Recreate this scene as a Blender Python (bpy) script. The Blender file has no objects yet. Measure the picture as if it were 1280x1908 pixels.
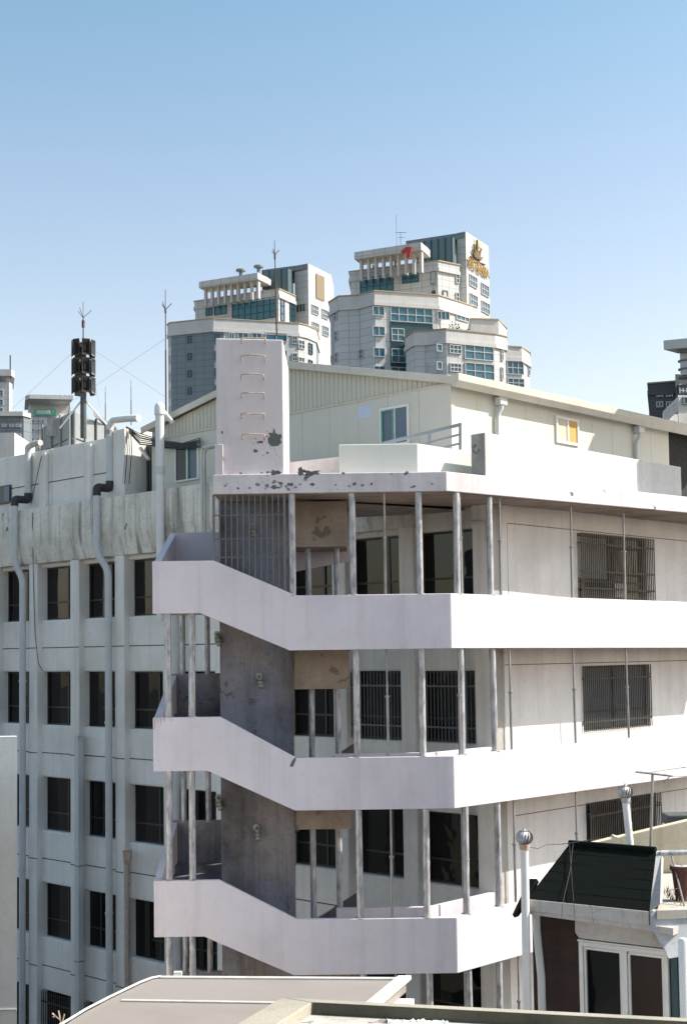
import bpy, bmesh, math, random
from mathutils import Vector, Matrix
random.seed(7)
S = bpy.context.scene
COL = S.collection

# ---------------------------------------------------------------- camera
FPX, CX, CY = 2541.0, 640.0, 954.0
PITCH, ROLL, SHY = 0.062, -0.0135, 107.5
CAMM = Matrix.Rotation(math.pi/2 + PITCH, 3, 'X') @ Matrix.Rotation(ROLL, 3, 'Z')
cd = bpy.data.cameras.new('camera'); cam = bpy.data.objects.new('camera', cd); COL.objects.link(cam)
cd.sensor_fit = 'VERTICAL'; cd.sensor_height = 36.0; cd.lens = 36.0*FPX/1908.0
cd.shift_y = SHY/1908.0
cd.clip_start = 0.1; cd.clip_end = 3000
cam.matrix_world = CAMM.to_4x4()
S.camera = cam
# ---------------------------------------------------------------- sky, sun, exposure
SUN_EL, SUN_AZ = math.radians(45.7), math.radians(0.4)      # azimuth measured from +X towards +Y
w = bpy.data.worlds.new('World'); S.world = w; w.use_nodes = True
nt = w.node_tree; nt.nodes.clear()
sky = nt.nodes.new('ShaderNodeTexSky'); sky.sky_type = 'NISHITA'; sky.sun_disc = False
sky.sun_elevation = SUN_EL; sky.sun_rotation = math.pi/2 - SUN_AZ
sky.air_density = 1.0; sky.dust_density = 1.6; sky.ozone_density = 1.0; sky.altitude = 50
bg = nt.nodes.new('ShaderNodeBackground'); bg.inputs['Strength'].default_value = 0.15
wo = nt.nodes.new('ShaderNodeOutputWorld')
tc = nt.nodes.new('ShaderNodeTexCoord'); sxz = nt.nodes.new('ShaderNodeSeparateXYZ'); rp = nt.nodes.new('ShaderNodeValToRGB')
nt.links.new(tc.outputs['Generated'], sxz.inputs[0]); nt.links.new(sxz.outputs[2], rp.inputs[0])
rp.color_ramp.elements[0].position = 0.0; rp.color_ramp.elements[0].color = (1.24, 1.02, 0.86, 1)
rp.color_ramp.elements[1].position = 0.45; rp.color_ramp.elements[1].color = (0.79, 0.91, 0.82, 1)
e_ = rp.color_ramp.elements.new(0.2); e_.color = (1.18, 0.98, 0.82, 1)
e_ = rp.color_ramp.elements.new(0.33); e_.color = (1.02, 0.94, 0.82, 1)
mx_ = nt.nodes.new('ShaderNodeMix'); mx_.data_type = 'RGBA'; mx_.blend_type = 'MULTIPLY'; mx_.inputs[0].default_value = 1.0
nt.links.new(sky.outputs[0], mx_.inputs[6]); nt.links.new(rp.outputs[0], mx_.inputs[7])
nt.links.new(mx_.outputs[2], bg.inputs['Color']); nt.links.new(bg.outputs[0], wo.inputs['Surface'])
sd = bpy.data.lights.new('sun', 'SUN'); sd.energy = 4.6; sd.angle = math.radians(0.5); sd.color = (1.0, 0.93, 0.84)
sun = bpy.data.objects.new('sun', sd); COL.objects.link(sun)
SUNV = Vector((math.cos(SUN_EL)*math.cos(SUN_AZ), math.cos(SUN_EL)*math.sin(SUN_AZ), math.sin(SUN_EL)))
sun.rotation_mode = 'QUATERNION'; sun.rotation_quaternion = SUNV.to_track_quat('Z', 'Y'); sun.location = (40, 0, 60)
S.view_settings.view_transform = 'Standard'; S.view_settings.look = 'None'
S.view_settings.exposure = 0.8; S.view_settings.gamma = 1.0; S.view_settings.use_curve_mapping = False

# ---------------------------------------------------------------- pixel -> place
def ray(px, py):
    return CAMM @ Vector(((px-CX)/FPX, (CY-py+SHY)/FPX, -1.0))
def hit(px, py, p0, n):
    d = ray(px, py); return d*(Vector(p0).dot(n)/d.dot(n))
def atY(px, py, Y): return hit(px, py, (0, Y, 0), Vector((0, 1, 0)))
def atZ(px, py, z): return hit(px, py, (0, 0, z), Vector((0, 0, 1)))
A_ = math.radians(43.47)
SA, CA = math.sin(A_), math.cos(A_)
RD = Vector((SA, CA, 0)); RN = Vector((CA, -SA, 0))          # right facade: direction, outward normal
LD = Vector((-CA, SA, 0)); LN = Vector((-SA, -CA, 0))        # left facade
P0 = Vector((3.28, 30.6, 0))                                # building corner
FY = 27.6                                                   # plane of the stair front
Q0 = Vector((2.16, FY, 0))                                  # corner of the walkway
GZ = -14.0
def fL(s, o, z): return P0 + LD*s + LN*o + Vector((0, 0, z))
def fR(t, o, z): return P0 + RD*t + RN*o + Vector((0, 0, z))
def fQ(t, o, z): return Q0 + RD*t + RN*o + Vector((0, 0, z))
def fF(x, o, z): return Vector((x, FY - o, z))
def sL(px, py, o=0.0):
    p = hit(px, py, P0 + LN*o, LN); return (p-P0).dot(LD), p.z
def tR(px, py, o=0.0):
    p = hit(px, py, P0 + RN*o, RN); return (p-P0).dot(RD), p.z
def tQ(px, py, o=0.0):
    p = hit(px, py, Q0 + RN*o, RN); return (p-Q0).dot(RD), p.z
ROTL = math.atan2(LD.y, LD.x); ROTR = math.atan2(RD.y, RD.x)

# ---------------------------------------------------------------- mesh helpers
class MB:
    def __init__(s): s.v = []; s.f = []
    def add(s, vs, fs):
        b = len(s.v); s.v += [Vector(v) for v in vs]; s.f += [tuple(i+b for i in f) for f in fs]; return s
    def box(s, fr, a0, a1, b0, b1, c0, c1):
        vs = [fr(a, b, c) for c in (c0, c1) for b in (b0, b1) for a in (a0, a1)]
        return s.add(vs, [(0,1,3,2),(4,6,7,5),(0,4,5,1),(2,3,7,6),(0,2,6,4),(1,5,7,3)])
    def prism(s, pts, vec):
        n = len(pts); vec = Vector(vec); pts = [Vector(p) for p in pts]
        fs = [tuple(range(n)), tuple(range(2*n-1, n-1, -1))]
        fs += [(i, i+n, (i+1) % n+n, (i+1) % n) for i in range(n)]
        return s.add(pts+[p+vec for p in pts], fs)
    def tube(s, path, r, n=10, cap=True):
        path = [Vector(p) for p in path]; rs = r if isinstance(r, (list, tuple)) else [r]*len(path)
        if n >= 8 and len(path) > 2:          # round the bends
            np_, nr_ = [path[0]], [rs[0]]
            for i in range(1, len(path)-1):
                a, b = path[i-1]-path[i], path[i+1]-path[i]
                if a.length < 1e-5 or b.length < 1e-5 or a.angle(b) > 3.0: np_.append(path[i]); nr_.append(rs[i]); continue
                L = min(a.length*0.45, b.length*0.45, rs[i]*2.2); pa, pb = path[i]+a.normalized()*L, path[i]+b.normalized()*L
                for q in range(5):
                    t = q/4; np_.append(pa*(1-t)**2+path[i]*2*t*(1-t)+pb*t*t); nr_.append(rs[i])
            np_.append(path[-1]); nr_.append(rs[-1]); path, rs = np_, nr_
        rings = []; up = None
        for i, p in enumerate(path):
            a = (path[i]-path[i-1]).normalized() if i > 0 else None
            b = (path[i+1]-path[i]).normalized() if i < len(path)-1 else None
            t = ((a or b)+(b or a)).normalized()
            if up is None: up = t.orthogonal().normalized()
            x = (up - t*up.dot(t)).normalized(); up = x; y = t.cross(x)
            k = 1.0
            if a is not None and b is not None:
                c = max(0.35, math.sqrt(max(0.0, (1+a.dot(b))/2))); k = 1.0/c
            bend = (b-a) if (a is not None and b is not None) else Vector((0, 0, 0))
            ring = []
            for j in range(n):
                w_ = x*math.cos(2*math.pi*j/n)*rs[i] + y*math.sin(2*math.pi*j/n)*rs[i]
                if k > 1.001 and bend.length > 1e-4:
                    bd = (bend - t*bend.dot(t)).normalized(); w_ = w_ + bd*(w_.dot(bd))*(k-1)
                ring.append(p+w_)
            rings.append(ring)
        vs = [v for r_ in rings for v in r_]; fs = []
        for i in range(len(rings)-1):
            for j in range(n):
                fs.append((i*n+j, i*n+(j+1) % n, (i+1)*n+(j+1) % n, (i+1)*n+j))
        if cap: fs += [tuple(range(n-1, -1, -1)), tuple(range((len(rings)-1)*n, len(rings)*n))]
        return s.add(vs, fs)
    def build(s, name, m, parent=None, bevel=0.0, smooth=False, label=None, loc=None, rotz=0.0, local=False, stuff=False):
        root = parent
        while root is not None and root.parent is not None: root = root.parent
        off = root.location if (root is not None and not local) else Vector((0, 0, 0))
        me = bpy.data.meshes.new(name); me.from_pydata([v-off for v in s.v], [], s.f)
        bm = bmesh.new(); bm.from_mesh(me); bmesh.ops.recalc_face_normals(bm, faces=bm.faces)
        if smooth:
            for e in bm.edges:
                if len(e.link_faces) == 2 and e.calc_face_angle(0) > 0.7: e.smooth = False
            for f in bm.faces: f.smooth = True
        bm.to_mesh(me); bm.free()
        me.materials.append(m)
        o = bpy.data.objects.new(name, me); COL.objects.link(o)
        if parent is not None: o.parent = parent
        if loc is not None: o.location = loc
        o.rotation_euler.z = rotz
        if bevel > 0:
            md = o.modifiers.new('bevel', 'BEVEL'); md.width = bevel; md.segments = 2; md.limit_method = 'ANGLE'; md.angle_limit = 0.6
            md.harden_normals = False
        if label: o['label'] = label
        if stuff: o['kind'] = 'stuff'
        return o
def thing(name, label, cat, loc=(0, 0, 0), group=None):
    o = bpy.data.objects.new(name, None); COL.objects.link(o); o.location = loc; o.empty_display_size = 0.3
    o['label'] = label; o['category'] = cat
    if group: o['group'] = group
    return o
def tag(o, label, cat, group=None):
    o['label'] = label; o['category'] = cat
    if group: o['group'] = group
    return o
def struct(o): o['kind'] = 'structure'; return o
def dup(o, parent=None, loc=None):
    c = o.copy(); COL.objects.link(c)
    if parent is not None: c.parent = parent
    if loc is not None: c.location = loc
    return c
XYZ = lambda a, b, c: Vector((a, b, c))

# ---------------------------------------------------------------- materials
def newmat(name):
    m = bpy.data.materials.new(name); m.use_nodes = True; n = m.node_tree; n.nodes.clear()
    out = n.nodes.new('ShaderNodeOutputMaterial'); p = n.nodes.new('ShaderNodeBsdfPrincipled')
    n.links.new(p.outputs[0], out.inputs['Surface']); return m, n, p
def noise(n, scale, vscale=(1, 1, 1), detail=5, rough=0.6, dist=0.0, vec=None):
    g = n.nodes.new('ShaderNodeNewGeometry') if vec is None else None
    mp = n.nodes.new('ShaderNodeMapping'); mp.inputs['Scale'].default_value = vscale
    n.links.new(g.outputs['Position'] if g else vec, mp.inputs['Vector'])
    t = n.nodes.new('ShaderNodeTexNoise'); t.inputs['Scale'].default_value = scale; t.inputs['Detail'].default_value = detail
    t.inputs['Roughness'].default_value = rough; t.inputs['Distortion'].default_value = dist
    n.links.new(mp.outputs[0], t.inputs['Vector']); return t.outputs['Fac']
def ramp(n, fac, a, b, ca=0.0, cb=1.0):
    r = n.nodes.new('ShaderNodeMapRange'); r.inputs['From Min'].default_value = a; r.inputs['From Max'].default_value = b
    r.inputs['To Min'].default_value = ca; r.inputs['To Max'].default_value = cb
    n.links.new(fac, r.inputs['Value']); return r.outputs[0]
def mix(n, fac, c1, c2, mode='MIX'):
    x = n.nodes.new('ShaderNodeMix'); x.data_type = 'RGBA'; x.blend_type = mode
    if isinstance(fac, float): x.inputs[0].default_value = fac
    else: n.links.new(fac, x.inputs[0])
    for k, c in ((6, c1), (7, c2)):
        if isinstance(c, tuple): x.inputs[k].default_value = (*c, 1)
        else: n.links.new(c, x.inputs[k])
    return x.outputs[2]
def math_(n, op, a, b=None):
    x = n.nodes.new('ShaderNodeMath'); x.operation = op
    for k, c in ((0, a), (1, b)):
        if c is None: continue
        if isinstance(c, (int, float)): x.inputs[k].default_value = c
        else: n.links.new(c, x.inputs[k])
    return x.outputs[0]
def bump(n, p, h, strength=0.3, dist=0.01):
    b = n.nodes.new('ShaderNodeBump'); b.inputs['Strength'].default_value = strength; b.inputs['Distance'].default_value = dist
    n.links.new(h, b.inputs['Height']); n.links.new(b.outputs[0], p.inputs['Normal'])
def plaster(name, col, dark, blotch=0.25, streak=0.3, peel=None, peelcol=(0.12, 0.12, 0.11), tint=None, rough=0.85, grime=0.0, bumpst=0.35, crack=0.0):
    m, n, p = newmat(name)
    c = mix(n, math_(n, 'MULTIPLY', ramp(n, noise(n, 0.55, detail=6), 0.42, 0.7), blotch), col, dark)
    if tint: c = mix(n, math_(n, 'MULTIPLY', ramp(n, noise(n, 0.9, (1, 1, 0.5), 4), 0.45, 0.65), 0.6), c, tint)
    st = ramp(n, noise(n, 1.0, (3.2, 3.2, 0.16), 6, 0.65), 0.5, 0.74)
    c = mix(n, math_(n, 'MULTIPLY', st, streak), c, dark)
    sp = ramp(n, noise(n, 9, detail=8, rough=0.75), 0.52, 0.78)
    c = mix(n, math_(n, 'MULTIPLY', sp, 0.22+grime), c, dark)
    c = mix(n, 0.16, c, mix(n, noise(n, 70, detail=3), (0.0, 0.0, 0.0), (1, 1, 1)), 'SOFT_LIGHT')
    if crack:
        g = n.nodes.new('ShaderNodeNewGeometry'); nz = n.nodes.new('ShaderNodeTexNoise'); nz.inputs['Scale'].default_value = 1.5; nz.inputs['Detail'].default_value = 6
        ad = n.nodes.new('ShaderNodeMix'); ad.data_type = 'VECTOR'; ad.inputs[0].default_value = 0.35
        n.links.new(g.outputs['Position'], nz.inputs['Vector']); n.links.new(g.outputs['Position'], ad.inputs[4]); n.links.new(nz.outputs['Color'], ad.inputs[5])
        vo = n.nodes.new('ShaderNodeTexVoronoi'); vo.feature = 'DISTANCE_TO_EDGE'; vo.inputs['Scale'].default_value = 0.9
        n.links.new(ad.outputs[1], vo.inputs['Vector'])
        ck = math_(n, 'MULTIPLY', ramp(n, vo.outputs['Distance'], 0.0, 0.007, 1, 0), ramp(n, noise(n, 0.7), 0.5, 0.6))
        c = mix(n, math_(n, 'MULTIPLY', ck, crack), c, (0.12, 0.1, 0.1))
    if peel:
        pf = ramp(n, noise(n, peel[0], (1, 1, peel[2] if len(peel) > 2 else 1), 7, 0.62, 0.3), peel[1], peel[1]+0.012)
        c = mix(n, pf, c, peelcol)
        h = math_(n, 'ADD', math_(n, 'MULTIPLY', pf, -0.6), math_(n, 'MULTIPLY', noise(n, 35, detail=6), 0.5))
    else: h = noise(n, 35, detail=6)
    n.links.new(c, p.inputs['Base Color']); p.inputs['Roughness'].default_value = rough
    bump(n, p, h, bumpst, 0.012)
    return m
def simple(name, col, rough=0.6, metal=0.0, var=0.15, dark=None, scale=4.0, vs=(1, 1, 1), bst=0.15):
    m, n, p = newmat(name); dark = dark or tuple(x*0.45 for x in col)
    c = mix(n, math_(n, 'MULTIPLY', ramp(n, noise(n, scale, vs, 6, 0.65), 0.4, 0.75), var*2), col, dark)
    n.links.new(c, p.inputs['Base Color']); p.inputs['Metallic'].default_value = metal
    n.links.new(ramp(n, noise(n, scale*3), 0.3, 0.7, rough*0.85, min(1, rough*1.2)), p.inputs['Roughness'])
    if bst: bump(n, p, noise(n, scale*6, vs), bst, 0.004)
    return m
def glass(name, col=(0.012, 0.014, 0.015), rough=0.03, wob=0.08, spec=0.5):
    m, n, p = newmat(name); p.inputs['Base Color'].default_value = (*col, 1); p.inputs['Roughness'].default_value = rough
    p.inputs['Specular IOR Level'].default_value = spec; 
    bump(n, p, noise(n, 1.3, detail=2), wob, 0.05)
    return m
def cladding(name, col, joint, cell=(1.2, 1.0), dark=None, var=0.2):
    m, n, p = newmat(name); dark = dark or tuple(x*0.7 for x in col)
    g = n.nodes.new('ShaderNodeNewGeometry'); sx = n.nodes.new('ShaderNodeSeparateXYZ'); cb = n.nodes.new('ShaderNodeCombineXYZ')
    n.links.new(g.outputs['Position'], sx.inputs[0]); n.links.new(math_(n, 'ADD', sx.outputs[0], math_(n, 'MULTIPLY', sx.outputs[1], 0.35)), cb.inputs[0]); n.links.new(sx.outputs[2], cb.inputs[1])
    bt = n.nodes.new('ShaderNodeTexBrick'); bt.offset = 0.0; bt.inputs['Scale'].default_value = 1.0
    bt.inputs['Brick Width'].default_value = cell[0]; bt.inputs['Row Height'].default_value = cell[1]; bt.inputs['Mortar Size'].default_value = 0.045
    bt.inputs['Color1'].default_value = (*col, 1); bt.inputs['Color2'].default_value = (*[x*0.93 for x in col], 1); bt.inputs['Mortar'].default_value = (*joint, 1)
    n.links.new(cb.outputs[0], bt.inputs['Vector'])
    c = mix(n, math_(n, 'MULTIPLY', ramp(n, noise(n, 0.12, (1, 1, 0.3), 6), 0.4, 0.7), var), bt.outputs['Color'], dark)
    n.links.new(c, p.inputs['Base Color']); p.inputs['Roughness'].default_value = 0.6
    return m

M = {}
M['stair'] = plaster('stair_paint', (0.66, 0.61, 0.665), (0.36, 0.31, 0.33), 0.35, 0.32, tint=(0.66, 0.60, 0.63))
M['slab'] = plaster('slab_paint', (0.64, 0.59, 0.62), (0.28, 0.24, 0.23), 0.4, 0.35, peel=(2.6, 0.66), grime=0.25)
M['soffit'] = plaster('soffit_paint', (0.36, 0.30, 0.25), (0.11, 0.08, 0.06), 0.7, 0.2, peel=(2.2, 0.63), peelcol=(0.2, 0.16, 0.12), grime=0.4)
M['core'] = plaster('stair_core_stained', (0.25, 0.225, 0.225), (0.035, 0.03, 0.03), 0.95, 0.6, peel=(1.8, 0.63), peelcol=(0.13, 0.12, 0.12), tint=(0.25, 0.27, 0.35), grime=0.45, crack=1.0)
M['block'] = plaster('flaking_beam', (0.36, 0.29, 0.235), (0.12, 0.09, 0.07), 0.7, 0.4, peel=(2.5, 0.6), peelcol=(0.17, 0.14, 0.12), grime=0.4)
M['facade'] = plaster('facade_plaster', (0.83, 0.80, 0.75), (0.42, 0.39, 0.34), 0.35, 0.35, grime=0.15)
M['facadeR'] = plaster('facade_plaster_right', (0.80, 0.775, 0.755), (0.33, 0.30, 0.27), 0.3, 0.25, grime=0.1)
M['cornice'] = plaster('cornice_concrete', (0.78, 0.74, 0.66), (0.11, 0.10, 0.085), 0.45, 0.95, peel=(1.7, 0.69, 0.7), grime=0.4)
M['parapet'] = plaster('roof_parapet', (0.64, 0.62, 0.60), (0.32, 0.30, 0.27), 0.35, 0.4, grime=0.35)
M['parapet_old'] = plaster('roof_parapet_blotchy', (0.42, 0.44, 0.40), (0.14, 0.14, 0.13), 0.8, 0.6, peel=(3, 0.62), grime=0.4)
M['box'] = plaster('roof_box_paint', (0.62, 0.64, 0.58), (0.5, 0.5, 0.45), 0.2, 0.2)
M['tower'] = plaster('tower_paint', (0.66, 0.605, 0.63), (0.36, 0.31, 0.29), 0.35, 0.4, crack=0.5, tint=(0.62, 0.56, 0.55))
M['panel'] = plaster('sandwich_panel', (0.58, 0.575, 0.50), (0.42, 0.42, 0.35), 0.12, 0.18, rough=0.5, bumpst=0.05)
M['rib'] = plaster('ribbed_panel', (0.55, 0.545, 0.46), (0.45, 0.44, 0.36), 0.15, 0.3, rough=0.5, bumpst=0.05)
M['fascia'] = plaster('roof_flashing', (0.58, 0.56, 0.48), (0.32, 0.29, 0.22), 0.3, 0.3, rough=0.5, bumpst=0.1)
M['galv'] = simple('galvanised_steel', (0.50, 0.50, 0.52), 0.5, 0.35, 0.5, (0.12, 0.11, 0.11), 11, (1, 1, 0.3))
M['galvthin'] = simple('thin_steel', (0.36, 0.36, 0.36), 0.5, 0.6, 0.4, (0.12, 0.11, 0.10), 9, (1, 1, 0.25))
M['pvc'] = simple('pvc_pipe', (0.56, 0.58, 0.585), 0.45, 0, 0.12, (0.3, 0.3, 0.29), 2)
M['pvcw'] = simple('white_pipe', (0.72, 0.71, 0.70), 0.5, 0, 0.12, (0.45, 0.42, 0.4), 2)
M['black'] = simple('black_rubber', (0.03, 0.03, 0.032), 0.5, 0, 0.3)
M['dark'] = simple('dark_interior', (0.02, 0.02, 0.02), 0.9, 0, 0.2)
M['darkcor'] = simple('dark_corrugated', (0.08, 0.09, 0.09), 0.7, 0, 0.4, (0.03, 0.03, 0.03), 2, (1, 1, .3))
M['frame'] = simple('bronze_frame', (0.045, 0.042, 0.038), 0.4, 0.3, 0.2)
M['grille'] = simple('window_bar_steel', (0.10, 0.095, 0.085), 0.5, 0.4, 0.3)
M['grille_light'] = simple('weathered_bar', (0.17, 0.175, 0.19), 0.5, 0.4, 0.3)
M['glass'] = glass('window_glass', (0.006, 0.0065, 0.007), 0.03, 0.12, 0.35)
M['glassb'] = glass('blue_glass', (0.05, 0.09, 0.11), 0.08, 0.02)
M['curtain'] = simple('pale_blind', (0.34, 0.34, 0.30), 0.8, 0, 0.2, scale=1.5, vs=(6, 6, .4))
M['rust'] = simple('rusty_steel', (0.52, 0.42, 0.34), 0.7, 0.1, 0.4, (0.24, 0.12, 0.07), 14)
M['rustdark'] = simple('dark_rusty_rod', (0.09, 0.05, 0.045), 0.7, 0.2, 0.3)
M['peel'] = simple('bare_concrete', (0.13, 0.135, 0.13), 0.9, 0, 0.4, (0.06, 0.06, 0.06), 12, bst=0.6)
M['flecks'] = simple('worn_paint', (0.26, 0.245, 0.24), 0.9, 0, 0.3)
M['roof'] = plaster('roof_concrete', (0.50, 0.48, 0.43), (0.22, 0.2, 0.17), 0.6, 0.1, grime=0.4)
M['ground'] = plaster('asphalt', (0.06, 0.06, 0.058), (0.03, 0.03, 0.03), 0.5, 0, rough=0.95)
M['orange'] = simple('orange_curtain', (0.62, 0.36, 0.10), 0.7, 0, 0.2, (0.5, 0.25, 0.06), 2, (4, 4, .4))
M['cream'] = simple('cream_curtain', (0.62, 0.55, 0.40), 0.7, 0, 0.2, scale=2, vs=(4, 4, .4))
M['white'] = simple('white_frame', (0.75, 0.74, 0.71), 0.45, 0, 0.1)
M['green'] = simple('green_tape_frame', (0.05, 0.28, 0.18), 0.5, 0, 0.3, (0.4, 0.55, 0.48), 12)
M['bluegrey'] = glass('film_glass', (0.10, 0.15, 0.20), 0.35, 0.02, 0.4)
M['bluepatch'] = simple('pale_blue_patch', (0.50, 0.60, 0.74), 0.7, 0, 0.2, (0.7, 0.72, 0.7), 10)
M['railgrey'] = simple('grey_rail', (0.30, 0.32, 0.38), 0.5, 0.2, 0.2)
M['twL'] = cladding('tower_cladding', (0.52, 0.53, 0.53), (0.30, 0.31, 0.32), (1.4, 1.05), (0.38, 0.39, 0.40), 0.35)
M['twD'] = cladding('tower_cladding_grey', (0.19, 0.225, 0.25), (0.11, 0.13, 0.14), (1.4, 1.05), (0.14, 0.16, 0.18), 0.35)
M['twP'] = plaster('tower_parapet', (0.56, 0.55, 0.54), (0.34, 0.33, 0.31), 0.3, 0.3, bumpst=0.0)
M['gold'] = simple('ochre_trim', (0.40, 0.32, 0.20), 0.6, 0, 0.2)
M['goldsign'] = simple('gold_letters', (0.36, 0.23, 0.06), 0.45, 0.4, 0.25, (0.16, 0.10, 0.03), .8)
M['golddark'] = simple('emblem_bronze', (0.18, 0.12, 0.05), 0.45, 0.3, 0.2)
M['teal'] = glass('teal_glass', (0.03, 0.13, 0.17), 0.12, 0.01, 0.6)
M['tealdark'] = glass('dark_teal_panel', (0.018, 0.06, 0.075), 0.25, 0.01, 0.5)
M['glassgreen'] = glass('green_grey_curtain_wall', (0.10, 0.15, 0.16), 0.2, 0.01, 0.5)
M['steelw'] = simple('pale_steel', (0.50, 0.50, 0.51), 0.5, 0.1, 0.2)
M['red'] = simple('red_paint', (0.42, 0.04, 0.03), 0.5, 0, 0.1)
M['beige'] = simple('beige_louvre', (0.48, 0.39, 0.27), 0.7, 0, 0.1)
M['dkbrick'] = cladding('dark_brick_far', (0.07, 0.075, 0.085), (0.05, 0.05, 0.055), (0.8, 0.4))
M['leaf'] = simple('rooftop_foliage', (0.04, 0.065, 0.03), 0.8, 0, 0.4)
M['drygrass'] = simple('dry_stems', (0.28, 0.22, 0.12), 0.9, 0, 0.4)
# ================================================================ GROUND
g = MB().box(XYZ, -700, 700, -400, 1500, GZ-0.5, GZ).build('ground', M['ground']); struct(g)

# ================================================================ MAIN BUILDING
bld = thing('office_building', 'old white plastered office building with deep pilasters, streaked concrete cornice and barred windows', 'building', (P0.x, P0.y, GZ))
SP, S0, PW = 2.22, 0.49, 0.45
NB = 11; SEND = S0 + SP*NB - 0.2
WT, WB = 2.85, 1.20                     # top-row window head and sill
ROWS = 5; ST = 3.27
# interior volume behind the windows, and spandrels
MB().box(fL, 0.4, SEND, -13.0, -0.52, GZ, 3.35).build('dark_core', M['dark'], bld)
levels = [(WT, 3.40)] + [(WT-ST*(k+1), WB-ST*k) for k in range(ROWS)]
levels[-1] = (WT-ST*ROWS, WB-ST*(ROWS-1))
for (z0, z1) in levels:
    MB().box(fL, 0.02, SEND, -0.55, -0.20, z0, z1).build('spandrel', M['facade'], bld, bevel=0.05)
MB().box(fL, 0.02, SEND, -0.55, -0.20, GZ, WB-ST*ROWS).build('spandrel', M['facade'], bld, bevel=0.05)
for k in range(NB+1):
    s = S0 + SP*k
    a = 0.0 if k == 0 else s-PW
    MB().box(fL, a+0.0, s, -0.5, 0.0, GZ, 3.38).build('pilaster', M['facade'], bld, bevel=0.03)
# movement joints across spandrels
for k in range(4):
    z = 0.33 - ST*k
    mb = MB()
    for j in range(NB):
        mb.box(fL, S0+SP*j-PW, S0+SP*j, -0.01, 0.004, z-0.014, z+0.014)
        mb.box(fL, S0+SP*j, S0+SP*(j+1)-PW, -0.21, -0.196, z-0.014, z+0.014)
    mb.build('joint_strip', M['black'], bld)
# windows, one mesh shared
WW = SP-PW
def Lloc(a, b, c): return Vector((a, b, c))    # local: a along facade (to the left/back), b outward (-), c up
fr = MB()
t = 0.05
hh = WT-WB
for (a0, a1, c0, c1) in ((0, WW, 0, t), (0, WW, hh-t, hh), (0, t, t, hh-t), (WW-t, WW, t, hh-t), (WW*0.36-0.03, WW*0.36+0.03, t, hh-t), (t, WW*0.36-0.03, 0.52, 0.57), (WW*0.36+0.03, WW-t, 0.52, 0.57)):
    fr.box(Lloc, a0, a1, -0.03, 0.03, c0, c1)
M['dimblind'] = simple('dusky_blind', (0.085, 0.08, 0.07), 0.45, 0, 0.3, scale=2, vs=(5, 5, 0.5))
M['midblind'] = simple('grey_beige_blind', (0.17, 0.165, 0.15), 0.4, 0, 0.35, scale=2, vs=(5, 5, 0.6))  # paler copy for upper rows, its tone standing in for window reflections
w0 = None
pn = MB().box(Lloc, 0.02, WW-0.02, -0.01, 0.01, 0.02, hh-0.02)
for r in range(ROWS):
    for j in range(NB):
        p = fL(S0+SP*j, -0.42, WB-ST*r) - bld.location
        # local +b points outward along LN after rotation: rot so local x -> LD, local y -> inward
        if w0 is None:
            w0 = fr.build('window', M['frame'], bld, local=True); w0.location = p; w0.rotation_euler.z = ROTL
            p0 = pn.build('pane', M['glass'], w0, local=True)
        else:
            c = dup(w0, bld, p); d_ = dup(p0, c); d_.rotation_euler.z = random.uniform(-0.022, 0.022); d_.rotation_euler.x = random.uniform(-0.012, 0.012)
            if random.random() < (0.6 if r < 2 else 0.35):
                xa_ = random.choice((0.06, WW*0.36+0.04)); xb_ = WW*0.36-0.04 if xa_ < 0.1 else random.uniform(1.0, WW-0.06); hb_ = random.choice((0.3, 0.5, 0.8, 1.0))
                MB().box(Lloc, xa_, xb_, -0.028, -0.02, hh-0.06-hb_, hh-0.06).build('blind', M['dimblind'] if r > 1 else M['midblind'], c, local=True)
# blinds in some windows (seen behind glass as pale panels set against the frame)
# window grilles on second row next to the stair, and bottom row at left
def grille(frame, a0, a1, o, z0, z1, step=0.11, parent=None, m=None, rails=(0.2, 0.8), bar=0.009, name='security_grille'):
    mb = MB(); n = max(2, int(round((a1-a0)/step)))
    for i in range(n+1):
        a = a0+(a1-a0)*i/n; mb.box(frame, a-bar, a+bar, o-bar, o+bar, z0, z1)
    for q in rails:
        z = z0+(z1-z0)*q; mb.box(frame, a0-0.03, a1+0.03, o-bar*1.6-0.012, o-0.012+bar, z-0.022, z+0.022)
    return mb.build(name, m or M['grille'], parent)
for j in (0, 1): grille(fL, S0+SP*j+0.02, S0+SP*(j+1)-PW-0.02, -0.16, WB-ST+0.03, WT-ST-0.03, parent=bld, m=M['rust'] if 0 else M['grille_light'])
for j in (6, 7): grille(fL, S0+SP*j+0.02, S0+SP*(j+1)-PW-0.02, -0.16, WB-4*ST+0.03, WT-4*ST-0.03, parent=bld)

# cornice: vertical face, then a splay back to the wall
CT, CK, CB, CO = 4.72, 3.72, 2.98, 0.16
prof = [(-0.75, CB), (0.02, CB), (CO, CK), (CO, CT), (-0.1, CT), (-0.1, 4.3), (-0.75, 4.3)]
def lprism(prof, s0, s1, name, m, parent, bevel=0.0):
    MB().prism([fL(s0, o, z) for o, z in prof], LD*(s1-s0)).build(name, m, parent, bevel=bevel)
cuts = [2.2, 9.4, 12.6, 15.0, 18.6, 24.0]
for a, b in zip(cuts[:-1], cuts[1:]): lprism(prof, a+0.006, b-0.006, 'cornice', M['cornice'] if a > 12 else M['cornice'], bld, 0.02)
# roof plate of the main block
MB().prism([fL(0.0, -0.3, 3.39), fL(SEND, -0.3, 3.39), fL(SEND, -13, 3.39), fL(0.0, -13, 3.39)], (0, 0, 0.27)).build('roof', M['roof'], bld)
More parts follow.
